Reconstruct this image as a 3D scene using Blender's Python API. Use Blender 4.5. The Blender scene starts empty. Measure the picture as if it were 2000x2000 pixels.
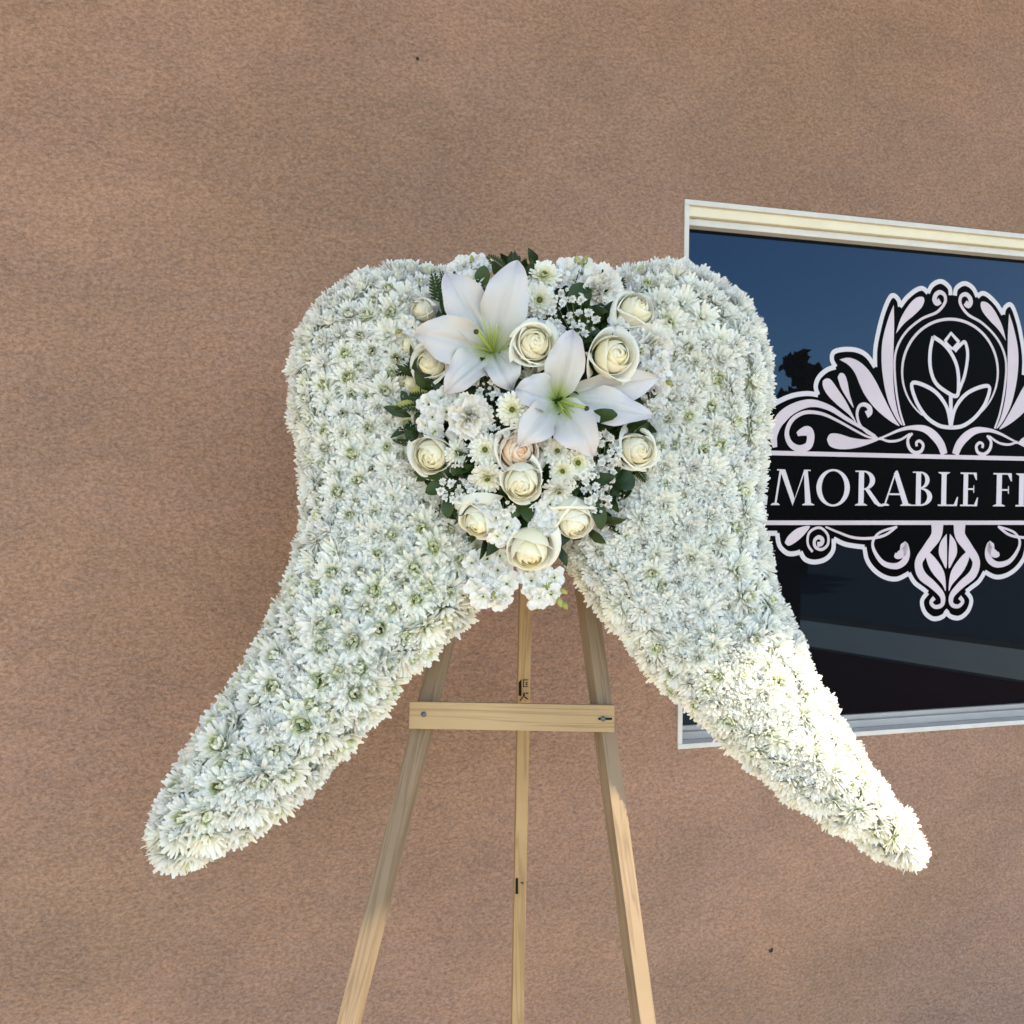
import bpy, bmesh, math, random
import numpy as np
from mathutils import Vector, Matrix

random.seed(7)
RNG = np.random.default_rng(11)
SC = bpy.context.scene
COL = SC.collection
rad = math.radians

# ------------------------------------------------------------------ camera
F = 1846.0                      # focal length in pixels of the 2000 px photograph
CAM = Vector((0, 0, 1.55))
PITCH, ROLL = rad(-1.27), 0.0094
fw = Vector((0, math.cos(PITCH), math.sin(PITCH)))
rt0 = Vector((1, 0, 0))
up0 = rt0.cross(fw)
RT = rt0 * math.cos(ROLL) + up0 * math.sin(ROLL)
UP = up0 * math.cos(ROLL) - rt0 * math.sin(ROLL)
FW = fw
cd = bpy.data.cameras.new('camera')
cam = bpy.data.objects.new('camera', cd)
COL.objects.link(cam)
cam.matrix_world = Matrix(((RT.x, UP.x, -FW.x, CAM.x), (RT.y, UP.y, -FW.y, CAM.y), (RT.z, UP.z, -FW.z, CAM.z), (0, 0, 0, 1)))
cd.sensor_width = 36
cd.lens = 36 * F / 2000
cd.clip_end = 1000
cd.clip_start = 0.05
cd.dof.use_dof = True
cd.dof.focus_distance = 1.5
cd.dof.aperture_fstop = 16
SC.camera = cam

# ------------------------------------------------------------------ light
SUN = Vector((0.5, -0.5, 0.906)).normalized()      # towards the sun
w = bpy.data.worlds.new('World')
SC.world = w
w.use_nodes = True
nt = w.node_tree
bg = nt.nodes['Background']
sky = nt.nodes.new('ShaderNodeTexSky')
sky.sky_type = 'NISHITA'
sky.sun_disc = False
sky.dust_density = 0.3
sky.ozone_density = 3.0
sky.altitude = 1000
sky.sun_elevation = math.asin(SUN.z)
sky.sun_rotation = math.atan2(SUN.x, SUN.y)
nt.links.new(sky.outputs[0], bg.inputs[0])
bg.inputs[1].default_value = 0.15
sl = bpy.data.lights.new('sun', 'SUN')
sl.energy = 2.0
sl.angle = rad(0.5)
sl.color = (1.0, 0.93, 0.80)
so = bpy.data.objects.new('sun', sl)
COL.objects.link(so)
so.rotation_euler = SUN.to_track_quat('Z', 'Y').to_euler()
SC.view_settings.view_transform = 'Standard'
SC.view_settings.look = 'None'
SC.view_settings.gamma = 1
SC.view_settings.use_curve_mapping = False
SC.view_settings.exposure = 1.95
SC.view_settings.use_white_balance = True
SC.view_settings.white_balance_temperature = 8000
SC.view_settings.white_balance_tint = 4
SC.cycles.max_bounces = 8
SC.cycles.diffuse_bounces = 5
SC.cycles.transmission_bounces = 4

# ------------------------------------------------------------------ helpers
def P(px, py, d):
    return CAM + FW * d + RT * ((px - 1000) / F * d) - UP * ((py - 1000) / F * d)

def ray(px, py):
    return FW + RT * ((px - 1000) / F) - UP * ((py - 1000) / F)

def mesh_of(name, verts, faces, mat=None, smooth=False, tint=None, mats=None, mi=None):
    me = bpy.data.meshes.new(name)
    me.from_pydata([tuple(v) for v in verts], [], [tuple(f) for f in faces])
    for m in (mats or ([mat] if mat else [])):
        me.materials.append(m)
    if mi is not None:
        me.polygons.foreach_set('material_index', mi)
    if smooth:
        me.polygons.foreach_set('use_smooth', [True] * len(me.polygons))
    if tint is not None:
        a = me.attributes.new('tint', 'FLOAT', 'POINT')
        a.data.foreach_set('value', [float(t) for t in tint])
    me.update()
    return me

def link(name, me, parent=None, M=None):
    o = bpy.data.objects.new(name, me)
    COL.objects.link(o)
    if parent is not None:
        o.parent = parent
        if M is not None:
            o.matrix_local = M
    elif M is not None:
        o.matrix_world = M
    return o

def tag(o, label=None, cat=None, group=None, kind=None):
    if label: o['label'] = label
    if cat: o['category'] = cat
    if group: o['group'] = group
    if kind: o['kind'] = kind
    return o

def thing(name, label, cat, M, group=None):
    o = bpy.data.objects.new(name, None)
    o.empty_display_size = 0.02
    COL.objects.link(o)
    o.matrix_world = M
    return tag(o, label, cat, group)

def frame(loc, zdir, spin=0.0, scale=1.0, xhint=None):
    z = Vector(zdir).normalized()
    h = Vector(xhint) if xhint is not None else RT
    x = h - z * h.dot(z)
    if x.length < 1e-3:
        x = UP - z * UP.dot(z)
    x.normalize()
    y = z.cross(x)
    R = Matrix((x, y, z)).transposed() @ Matrix.Rotation(spin, 3, 'Z')
    M = (R * scale).to_4x4()
    M.translation = Vector(loc)
    return M

def box(v, f, lo, hi):
    b = len(v)
    x0, y0, z0 = lo; x1, y1, z1 = hi
    v += [(x0, y0, z0), (x1, y0, z0), (x1, y1, z0), (x0, y1, z0), (x0, y0, z1), (x1, y0, z1), (x1, y1, z1), (x0, y1, z1)]
    f += [(b, b+3, b+2, b+1), (b+4, b+5, b+6, b+7), (b, b+1, b+5, b+4), (b+1, b+2, b+6, b+5), (b+2, b+3, b+7, b+6), (b+3, b, b+4, b+7)]

def box_mesh(name, lo, hi, mat, bevel=0.0):
    v, f = [], []
    box(v, f, lo, hi)
    me = mesh_of(name, v, f, mat)
    if bevel:
        bm = bmesh.new(); bm.from_mesh(me)
        bmesh.ops.bevel(bm, geom=bm.edges[:], offset=bevel, segments=2, affect='EDGES', profile=0.6)
        bm.to_mesh(me); bm.free()
    return me

def tube(v, f, pts, r, n=5):
    pts = [Vector(p) for p in pts]
    rs = r if isinstance(r, (list, tuple)) else [r] * len(pts)
    prev = None
    for i, p in enumerate(pts):
        t = (pts[min(i+1, len(pts)-1)] - pts[max(i-1, 0)]).normalized()
        a = t.orthogonal().normalized() if prev is None else (prev - t * prev.dot(t)).normalized()
        prev = a
        c = t.cross(a)
        b0 = len(v)
        for k in range(n):
            q = 2 * math.pi * k / n
            v.append(tuple(p + a * (rs[i] * math.cos(q)) + c * (rs[i] * math.sin(q))))
        if i:
            for k in range(n):
                f.append((b0-n+k, b0-n+(k+1) % n, b0+(k+1) % n, b0+k))
    f.append(tuple(range(len(v)-n, len(v))))

# ------------------------------------------------------------------ materials
def new_mat(name):
    m = bpy.data.materials.new(name)
    m.use_nodes = True
    return m, m.node_tree.nodes, m.node_tree.links, m.node_tree.nodes['Principled BSDF']

def plain(name, col, rough=0.6, spec=0.5, noise=0.0, nscale=40, bump=0.0, metal=0.0):
    m, N, L, b = new_mat(name)
    b.inputs['Base Color'].default_value = (*col, 1)
    b.inputs['Roughness'].default_value = rough
    b.inputs['Specular IOR Level'].default_value = spec
    b.inputs['Metallic'].default_value = metal
    if noise or bump:
        tc = N.new('ShaderNodeTexCoord')
        nz = N.new('ShaderNodeTexNoise'); nz.inputs['Scale'].default_value = nscale; nz.inputs['Detail'].default_value = 6
        L.new(tc.outputs['Object'], nz.inputs['Vector'])
        if noise:
            r = N.new('ShaderNodeValToRGB')
            r.color_ramp.elements[0].position = 0.3; r.color_ramp.elements[1].position = 0.7
            r.color_ramp.elements[0].color = (*[c * (1 - noise) for c in col], 1)
            r.color_ramp.elements[1].color = (*[min(1, c * (1 + noise)) for c in col], 1)
            L.new(nz.outputs[0], r.inputs[0]); L.new(r.outputs[0], b.inputs['Base Color'])
        if bump:
            bp = N.new('ShaderNodeBump'); bp.inputs['Strength'].default_value = bump; bp.inputs['Distance'].default_value = 0.003
            L.new(nz.outputs[0], bp.inputs['Height']); L.new(bp.outputs[0], b.inputs['Normal'])
    return m

def petal_mat(name, stops, trans=0.3, rough=0.55, vary=0.04, veins=0.0):
    """colour follows the 'tint' of a petal: 0 its root, 1 its tip"""
    m, N, L, b = new_mat(name)
    at = N.new('ShaderNodeAttribute'); at.attribute_name = 'tint'
    r = N.new('ShaderNodeValToRGB')
    el = r.color_ramp.elements
    while len(el) < len(stops): el.new(0.5)
    for e, (p, c) in zip(el, stops):
        e.position = p; e.color = (*c, 1)
    L.new(at.outputs['Fac'], r.inputs[0])
    oi = N.new('ShaderNodeObjectInfo')
    mr = N.new('ShaderNodeMapRange'); mr.inputs['To Min'].default_value = 1 - vary; mr.inputs['To Max'].default_value = 1 + vary * 0.3
    L.new(oi.outputs['Random'], mr.inputs['Value'])
    hs = N.new('ShaderNodeHueSaturation')
    L.new(mr.outputs[0], hs.inputs['Value']); L.new(r.outputs[0], hs.inputs['Color'])
    mr2 = N.new('ShaderNodeMapRange'); mr2.inputs['To Min'].default_value = 0.5; mr2.inputs['To Max'].default_value = 1.25
    L.new(oi.outputs['Random'], mr2.inputs['Value']); L.new(mr2.outputs[0], hs.inputs['Saturation'])
    L.new(hs.outputs[0], b.inputs['Base Color'])
    b.inputs['Roughness'].default_value = rough
    b.inputs['Specular IOR Level'].default_value = 0.25
    tr = N.new('ShaderNodeBsdfTranslucent')
    L.new(hs.outputs[0], tr.inputs['Color'])
    mx = N.new('ShaderNodeMixShader'); mx.inputs[0].default_value = trans
    L.new(b.outputs[0], mx.inputs[1]); L.new(tr.outputs[0], mx.inputs[2])
    L.new(mx.outputs[0], N['Material Output'].inputs['Surface'])
    if veins:
        tc = N.new('ShaderNodeTexCoord')
        nz = N.new('ShaderNodeTexNoise'); nz.inputs['Scale'].default_value = 130; nz.inputs['Detail'].default_value = 4
        L.new(tc.outputs['Object'], nz.inputs['Vector'])
        bp = N.new('ShaderNodeBump'); bp.inputs['Strength'].default_value = veins; bp.inputs['Distance'].default_value = 0.002
        L.new(nz.outputs[0], bp.inputs['Height'])
        L.new(bp.outputs[0], b.inputs['Normal']); L.new(bp.outputs[0], tr.inputs['Normal'])
    return m

def stucco_mat():
    m, N, L, b = new_mat('stucco')
    tc0 = N.new('ShaderNodeTexCoord')
    mp = N.new('ShaderNodeMapping'); mp.inputs['Scale'].default_value = (0.80, 1, 1.15)
    mp.inputs['Rotation'].default_value = (0.4, 0.35, 0.3)
    L.new(tc0.outputs['Object'], mp.inputs['Vector'])
    class tc: outputs = {'Object': mp.outputs[0]}
    def noise(s, d=4, r=0.55, dist=0.0):
        n = N.new('ShaderNodeTexNoise')
        n.inputs['Scale'].default_value = s; n.inputs['Detail'].default_value = d
        n.inputs['Roughness'].default_value = r; n.inputs['Distortion'].default_value = dist
        L.new(tc.outputs['Object'], n.inputs['Vector'])
        return n
    def ramp(src, a, ca, c, cc):
        r = N.new('ShaderNodeValToRGB')
        r.color_ramp.elements[0].position = a; r.color_ramp.elements[1].position = c
        r.color_ramp.elements[0].color = (*ca, 1); r.color_ramp.elements[1].color = (*cc, 1)
        L.new(src, r.inputs[0]); return r
    def mix(a, bb, fac, mode='MIX'):
        x = N.new('ShaderNodeMix'); x.data_type = 'RGBA'; x.blend_type = mode
        L.new(a, x.inputs[6]); L.new(bb, x.inputs[7])
        if isinstance(fac, float): x.inputs[0].default_value = fac
        else: L.new(fac, x.inputs[0])
        return x.outputs[2]
    big = noise(1.3, 4, 0.55, 0.5)
    base = ramp(big.outputs[0], 0.36, (0.358, 0.225, 0.172), 0.64, (0.415, 0.250, 0.190))
    hue = noise(2.2, 3, 0.5, 0.3)
    hr = ramp(hue.outputs[0], 0.40, (1.0, 1.0, 1.0), 0.62, (0.99, 0.99, 0.93))
    base_c = mix(base.outputs[0], hr.outputs[0], 1.0, 'MULTIPLY')
    mid = noise(5.0, 5, 0.6, 0.6)
    mott = ramp(mid.outputs[0], 0.35, (0.90, 0.91, 0.93), 0.65, (1.05, 1.03, 1.01))
    c = mix(base_c, mott.outputs[0], 1.0, 'MULTIPLY')
    fine = noise(150, 5, 0.75, 0.0)
    fr = ramp(fine.outputs[0], 0.36, (0.66, 0.645, 0.63), 0.62, (1.14, 1.14, 1.14))
    c = mix(c, fr.outputs[0], 1.0, 'MULTIPLY')
    L.new(c, b.inputs['Base Color'])
    b.inputs['Roughness'].default_value = 0.92
    b.inputs['Specular IOR Level'].default_value = 0.15
    g = noise(105, 5, 0.62, 0.25)
    g2 = noise(34, 2, 0.5, 0.0)
    ad = N.new('ShaderNodeMath'); ad.operation = 'MULTIPLY_ADD'
    ad.inputs[1].default_value = 1.2
    pt = noise(3.2, 3, 0.5, 0.2)
    pr = ramp(pt.outputs[0], 0.35, (0.84, 0.84, 0.84), 0.62, (1, 1, 1))
    L.new(g2.outputs[0], ad.inputs[0]); L.new(g.outputs[0], ad.inputs[2])
    bp = N.new('ShaderNodeBump'); bp.inputs['Distance'].default_value = 0.013
    L.new(pr.outputs[0], bp.inputs['Strength'])
    L.new(ad.outputs[0], bp.inputs['Height']); L.new(bp.outputs[0], b.inputs['Normal'])
    return m

def wood_mat(name, light, dark):
    m, N, L, b = new_mat(name)
    tc = N.new('ShaderNodeTexCoord')
    oi = N.new('ShaderNodeObjectInfo')
    ofs = N.new('ShaderNodeVectorMath'); ofs.operation = 'MULTIPLY_ADD'
    ofs.inputs[1].default_value = (7, 7, 7)
    L.new(oi.outputs['Random'], ofs.inputs[0]); L.new(tc.outputs['Object'], ofs.inputs[2])
    mp = N.new('ShaderNodeMapping'); mp.inputs['Scale'].default_value = (55, 55, 2.4)
    L.new(ofs.outputs[0], mp.inputs['Vector'])
    nz = N.new('ShaderNodeTexNoise'); nz.inputs['Scale'].default_value = 1.0; nz.inputs['Detail'].default_value = 3; nz.inputs['Distortion'].default_value = 0.8
    L.new(mp.outputs[0], nz.inputs['Vector'])
    ml = N.new('ShaderNodeMath'); ml.operation = 'MULTIPLY'; ml.inputs[1].default_value = 5.0
    L.new(nz.outputs[0], ml.inputs[0])
    fr = N.new('ShaderNodeMath'); fr.operation = 'PINGPONG'; fr.inputs[1].default_value = 0.5
    L.new(ml.outputs[0], fr.inputs[0])
    r = N.new('ShaderNodeValToRGB')
    r.color_ramp.elements[0].position = 0.0; r.color_ramp.elements[1].position = 0.22
    r.color_ramp.elements[0].color = (*dark, 1); r.color_ramp.elements[1].color = (*light, 1)
    L.new(fr.outputs[0], r.inputs[0])
    n2 = N.new('ShaderNodeTexNoise'); n2.inputs['Scale'].default_value = 7; n2.inputs['Detail'].default_value = 5
    L.new(ofs.outputs[0], n2.inputs['Vector'])
    r2 = N.new('ShaderNodeValToRGB')
    r2.color_ramp.elements[0].position = 0.3; r2.color_ramp.elements[1].position = 0.7
    r2.color_ramp.elements[0].color = (0.82, 0.8, 0.78, 1); r2.color_ramp.elements[1].color = (1.05, 1.05, 1.05, 1)
    L.new(n2.outputs[0], r2.inputs[0])
    x = N.new('ShaderNodeMix'); x.data_type = 'RGBA'; x.blend_type = 'MULTIPLY'; x.inputs[0].default_value = 1
    L.new(r.outputs[0], x.inputs[6]); L.new(r2.outputs[0], x.inputs[7])
    L.new(x.outputs[2], b.inputs['Base Color'])
    b.inputs['Roughness'].default_value = 0.65
    bp = N.new('ShaderNodeBump'); bp.inputs['Strength'].default_value = 0.25; bp.inputs['Distance'].default_value = 0.001
    L.new(fr.outputs[0], bp.inputs['Height']); L.new(bp.outputs[0], b.inputs['Normal'])
    return m

def leaf_mat(name, a, bcol, rough=0.4):
    m, N, L, b = new_mat(name)
    oi = N.new('ShaderNodeObjectInfo')
    tc = N.new('ShaderNodeTexCoord')
    nz = N.new('ShaderNodeTexNoise'); nz.inputs['Scale'].default_value = 60; nz.inputs['Detail'].default_value = 3
    L.new(tc.outputs['Object'], nz.inputs['Vector'])
    ad = N.new('ShaderNodeMath'); ad.operation = 'MULTIPLY_ADD'; ad.inputs[1].default_value = 0.6; 
    L.new(oi.outputs['Random'], ad.inputs[0]); 
    sb = N.new('ShaderNodeMath'); sb.operation = 'MULTIPLY'; sb.inputs[1].default_value = 0.6
    L.new(nz.outputs[0], sb.inputs[0]); L.new(sb.outputs[0], ad.inputs[2])
    r = N.new('ShaderNodeValToRGB')
    r.color_ramp.elements[0].position = 0.2; r.color_ramp.elements[1].position = 0.9
    r.color_ramp.elements[0].color = (*a, 1); r.color_ramp.elements[1].color = (*bcol, 1)
    L.new(ad.outputs[0], r.inputs[0]); L.new(r.outputs[0], b.inputs['Base Color'])
    b.inputs['Roughness'].default_value = rough
    b.inputs['Specular IOR Level'].default_value = 0.22
    return m

M_stucco = stucco_mat()
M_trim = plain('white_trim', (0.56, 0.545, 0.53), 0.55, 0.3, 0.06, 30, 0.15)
M_head = plain('cream_bounce_trim', (0.66, 0.60, 0.46), 0.5, 0.4, 0.05, 12)  # warm light bounced off the ground is put into this cream
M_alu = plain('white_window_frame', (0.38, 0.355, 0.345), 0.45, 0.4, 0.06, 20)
M_glass, N_, L_, b_ = new_mat('dark_window_glass')
b_.inputs['Base Color'].default_value = (0.004, 0.004, 0.005, 1)
b_.inputs['Roughness'].default_value = 0.0
b_.inputs['IOR'].default_value = 1.43
b_.inputs['Specular Tint'].default_value = (0.28, 0.57, 1.0, 1)
M_black = plain('black_vinyl', (0.0012, 0.0012, 0.002), 0.35, 0.02)
M_pink = plain('pale_pink_vinyl', (0.52, 0.45, 0.51), 0.45, 0.3, 0.10, 5)
M_white_v = plain('white_vinyl', (0.53, 0.50, 0.555), 0.45, 0.3)
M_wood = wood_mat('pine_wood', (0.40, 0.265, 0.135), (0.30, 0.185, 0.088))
M_wood2 = wood_mat('shaded_pine_wood', (0.262, 0.182, 0.118), (0.185, 0.125, 0.078))  # same pine, darkened and greyed: the front legs' shade is put into the colour
M_nail = plain('steel_nail', (0.10, 0.11, 0.14), 0.45, 0.5, 0, 1, 0, 0.6)
M_ink = plain('black_ink', (0.012, 0.010, 0.010), 0.8, 0.1)
M_mum = petal_mat('chrysanthemum_petal', [(0.0, (0.27, 0.32, 0.07)), (0.20, (0.60, 0.64, 0.33)), (0.40, (0.89, 0.90, 0.82)), (1.0, (0.93, 0.93, 0.90))], 0.36)
M_eye = plain('green_flower_eye', (0.10, 0.11, 0.02), 0.8, 0.2, 0.4, 400, 0.5)
M_but = petal_mat('button_petal', [(0.0, (0.50, 0.56, 0.12)), (0.3, (0.83, 0.82, 0.55)), (0.65, (0.88, 0.87, 0.78)), (1.0, (0.90, 0.90, 0.86))], 0.28)
M_rose = petal_mat('cream_rose_petal', [(0.0, (0.92, 0.85, 0.60)), (0.35, (0.92, 0.88, 0.69)), (0.7, (0.90, 0.88, 0.77)), (1.0, (0.86, 0.87, 0.81))], 0.35, 0.5, 0.03)
M_blush = petal_mat('blush_rose_petal', [(0.0, (0.86, 0.50, 0.30)), (0.3, (0.90, 0.72, 0.55)), (0.7, (0.89, 0.80, 0.70)), (1.0, (0.87, 0.84, 0.78))], 0.28, 0.5, 0.03)
M_lily = petal_mat('lily_petal', [(0.0, (0.26, 0.37, 0.05)), (0.17, (0.44, 0.52, 0.24)), (0.36, (0.56, 0.57, 0.56)), (1.0, (0.60, 0.585, 0.63))], 0.20, 0.40, 0.02, 0.18)
M_carn = petal_mat('carnation_petal', [(0.0, (0.74, 0.76, 0.44)), (0.35, (0.88, 0.86, 0.74)), (1.0, (0.90, 0.89, 0.87))], 0.3)
M_stock = petal_mat('stock_petal', [(0.0, (0.55, 0.62, 0.25)), (0.22, (0.86, 0.87, 0.74)), (1.0, (0.89, 0.88, 0.91))], 0.3)
M_breath = petal_mat('tiny_blossom_petal', [(0.0, (0.62, 0.66, 0.42)), (0.3, (0.86, 0.87, 0.80)), (1.0, (0.90, 0.90, 0.89))], 0.25)
M_stem = leaf_mat('green_stem', (0.10, 0.15, 0.035), (0.19, 0.25, 0.07), 0.5)
M_fil = plain('pale_green_filament', (0.34, 0.42, 0.09), 0.45, 0.4)
M_stig = plain('dark_stigma', (0.03, 0.018, 0.01), 0.5)
M_leaf = leaf_mat('dark_green_leaf', (0.010, 0.024, 0.006), (0.032, 0.062, 0.014), 0.38)
M_leaf2 = leaf_mat('mid_green_leaf', (0.018, 0.040, 0.009), (0.052, 0.080, 0.019), 0.4)
M_leafy = leaf_mat('yellow_green_leaf', (0.22, 0.24, 0.06), (0.40, 0.38, 0.13), 0.5)
M_fern = leaf_mat('fern_green', (0.012, 0.030, 0.008), (0.034, 0.064, 0.014), 0.5)
M_foam = plain('pale_foam', (0.50, 0.54, 0.40), 0.9, 0.1, 0.15, 120)
M_kerb = plain('pale_kerb_concrete', (0.90, 0.74, 0.56), 0.9, 0.2, 0.05, 3)
M_conc = plain('concrete', (0.58, 0.50, 0.39), 0.9, 0.2, 0.12, 3)
M_asph = plain('asphalt', (0.10, 0.10, 0.10), 0.9, 0.2, 0.2, 8)
M_mulch = plain('dark_red_mulch', (0.11, 0.022, 0.018), 0.95, 0.1, 0.5, 30, 0.6)
M_soil = plain('dry_ground', (0.16, 0.13, 0.09), 0.95, 0.1, 0.3, 0.6)
M_bark = plain('bark', (0.07, 0.05, 0.035), 0.9, 0.1, 0.3, 14)
M_tree = leaf_mat('tree_leaves', (0.012, 0.022, 0.010), (0.035, 0.055, 0.02), 0.6)
M_post = plain('dark_post_paint', (0.02, 0.018, 0.017), 0.6, 0.3)
M_soffit = plain('painted_soffit', (0.42, 0.34, 0.27), 0.8, 0.2)

# ------------------------------------------------------------------ setting: ground
YAW = rad(16)
WALL0 = Vector((0, 2.1, 0))
TW = Vector((math.cos(YAW), math.sin(YAW), 0))
NW = Vector((math.sin(YAW), -math.cos(YAW), 0))
MW = Matrix.Translation(WALL0) @ Matrix.Rotation(YAW, 4, 'Z')    # local x along the wall, y into it, z up

def uz(px, py, depth=0.0):
    r = ray(px, py)
    t = ((WALL0 - NW * depth) - CAM).dot(NW) / r.dot(NW)
    p = CAM + r * t
    return ((p - WALL0).dot(TW), p.z)

def sheet(name, pts, z, mat):
    return tag(link(name, mesh_of(name, [(x, y, z) for x, y in pts], [tuple(range(len(pts)))], mat)), kind='structure')

sheet('ground', [(-150, -150), (150, -150), (150, 150), (-150, 150)], -0.012, M_soil)
sheet('pavement', [(-14, -16), (3.6, -16), (3.9, 4), (-14, 4)], 0.0, M_conc)
sheet('mulch_bed', [(3.6, -16), (5.2, -16), (7.0, 4), (3.9, 4)], -0.004, M_mulch)
sheet('road', [(6.4, -40), (24, -40), (26, 40), (11.2, 40)], -0.008, M_asph)
kv = []
kf = []
for x0, y0, x1, y1 in ((5.2, -16, 7.0, 4),):
    kv += [(x0, y0, -0.01), (x1, y1, -0.01), (x1 + 1.6, y1, -0.01), (x0 + 1.6, y0, -0.01)]
    kv += [(a, b, 0.02) for a, b, c in kv[:4]]
    kf += [(4, 5, 6, 7), (0, 1, 5, 4), (1, 2, 6, 5), (2, 3, 7, 6), (3, 0, 4, 7)]
tag(link('kerb', mesh_of('kerb', kv, kf, M_kerb)), kind='structure')

# ------------------------------------------------------------------ building: wall, window, eave
bld = thing('stucco_building', 'brown stucco building wall behind the flowers, with one dark window', 'building', MW)
GD = 0.05                                   # the glass lies this far inside the wall face
uL, zT = uz(1338, 391)
_, zB = uz(1324, 1461)
ucen, _ = uz(1856, 795, GD)
uR = 2 * ucen - uL
def wall_mesh():
    U0, U1, Z0, Z1, T = -4.2, uR + 2.0, 0.0, 4.8, 0.22
    v, f = [], []
    us = [U0, uL, uR, U1]; zs = [Z0, zB, zT, Z1]
    for y in (0, T):
        for z in zs:
            for u in us:
                v.append((u, y, z))
    for k in range(3):
        for i in range(3):
            if i == 1 and k == 1: continue
            a = k * 4 + i
            f.append((a, a + 1, a + 5, a + 4))
            f.append((a + 16, a + 20, a + 21, a + 17))
    for a, b_i in ((5, 6), (6, 10), (10, 9), (9, 5)):
        f.append((a, a + 16, b_i + 16, b_i))
    for a, b_i in ((0, 1), (1, 2), (2, 3), (3, 7), (7, 11), (11, 15), (15, 14), (14, 13), (13, 12), (12, 8), (8, 4), (4, 0)):
        f.append((a, b_i, b_i + 16, a + 16))
    return mesh_of('wall', v, f, M_stucco)
link('wall', wall_mesh(), bld)

def chip(px, py, r):
    u, z = uz(px, py)
    R_ = random.Random(px)
    n = 11
    v = [(u + r * R_.uniform(.6, 1.2) * math.cos(2*math.pi*k/n), -0.0012, z + r * R_.uniform(.6, 1.2) * math.sin(2*math.pi*k/n)) for k in range(n)] + [(u, -0.0035, z)]
    link('stucco_chip', mesh_of('stucco_chip', v, [(k, (k+1) % n, n)[::-1] for k in range(n)], plain('dark_chip', (0.05, 0.035, 0.03), 0.9, 0.1)), bld)
chip(815, 115, 0.0042); chip(1506, 1856, 0.0065)
win = bpy.data.objects.new('window', None); COL.objects.link(win); win.parent = bld
win.empty_display_size = 0.1
tw = 0.010                                   # thin white plaster edge round the opening
def wpart(name, lo, hi, mat, bev=0.0015):
    return link(name, box_mesh(name, lo, hi, mat, bev), win)
# edge trim, standing 4 mm proud of the stucco
wpart('trim', (uL - 0.002, -0.004, zT - tw), (uR + 0.002, 0.03, zT + 0.002), M_trim)
wpart('trim', (uL - 0.002, -0.004, zB + tw), (uL + tw, 0.03, zT - tw), M_trim)
wpart('trim', (uR - tw, -0.004, zB + tw), (uR + 0.002, 0.03, zT - tw), M_trim)
wpart('sill', (uL - 0.002, -0.006, zB - 0.002), (uR + 0.002, 0.03, zB + tw), M_trim)
# wooden head board and aluminium frame in the recess
ft = 0.062
wpart('head_board', (uL + tw, 0.006, zT - tw - 0.023), (uR - tw, 0.19, zT - tw + 0.001), M_head, 0.002)
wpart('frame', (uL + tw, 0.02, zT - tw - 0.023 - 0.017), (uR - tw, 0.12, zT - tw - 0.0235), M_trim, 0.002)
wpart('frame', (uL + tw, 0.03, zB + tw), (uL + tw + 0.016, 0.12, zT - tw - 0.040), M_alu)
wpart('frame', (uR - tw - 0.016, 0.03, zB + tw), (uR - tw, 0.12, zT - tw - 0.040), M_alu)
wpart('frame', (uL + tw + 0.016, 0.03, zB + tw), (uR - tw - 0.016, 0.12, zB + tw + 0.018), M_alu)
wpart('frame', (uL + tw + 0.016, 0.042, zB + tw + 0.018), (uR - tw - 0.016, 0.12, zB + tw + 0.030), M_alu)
wpart('glass_pane', (uL + tw + 0.01, GD, zB + tw + 0.02), (uR - tw - 0.01, GD + 0.008, zT - tw - 0.03), M_glass, 0)

# the unseen eave that shades the wall, its outer edge bent to shape the shade
EDGE_Z = 4.40
ep = P(1450, 1285, 1.417)
ep = ep + SUN * ((EDGE_Z - ep.z) / SUN.z)     # a point of the eave's outer edge
ed = Vector((0.882, 0.471, 0)).normalized()
def eave():
    v, f = [], []
    MI = MW.inverted()
    e = MI @ ep; d = MI.to_3x3() @ ed
    U0, U1 = -6.0, uR + 4.0
    o = [(u, e.y + d.y / d.x * (u - e.x)) for u in (U0, e.x + 0.36)]
    o.append((U1, o[1][1] - 0.6 * (U1 - o[1][0])))
    q = [(U0, 0.22)] + o + [(U1, 0.22)]
    n = len(q)
    v = [(x, y, EDGE_Z) for x, y in q] + [(x, y, EDGE_Z + 0.2) for x, y in q]
    f = [tuple(range(n))[::-1], tuple(range(n, 2*n))] + [(k, (k+1) % n, n + (k+1) % n, n + k) for k in range(n)]
    return mesh_of('roof', v, f, M_soffit)
link('roof', eave(), bld)

# ------------------------------------------------------------------ shop sign on the glass
sign = thing('window_sign', 'ornate black shop sign on the window, with pale pink scrolls, tulip and capital letters', 'sign', MW)
SY = GD - 0.0006
layer = [0]
def c1(x, y): return (1300 + x / 2.76, 360 + y / 2.76)
def c2(x, y): return (1300 + x / 2.76, 960 + y / 2.76)
def to_uz(pts, crop):
    return [uz(*crop(x, y), GD) for x, y in pts]
def smooth_path(p, n=6):
    p = [np.array(q, float) for q in p]
    out = []
    for i in range(len(p) - 1):
        p0, p1, p2, p3 = p[max(i-1, 0)], p[i], p[i+1], p[min(i+2, len(p)-1)]
        for k in range(n):
            t = k / n
            out.append(0.5 * ((2*p1) + (p2-p0)*t + (2*p0-5*p1+4*p2-p3)*t*t + (3*p1-p0-3*p2+p3)*t**3))
    out.append(p[-1])
    return out
def next_y():
    layer[0] += 1
    return SY - 0.0004 - 0.000012 * layer[0]
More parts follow.
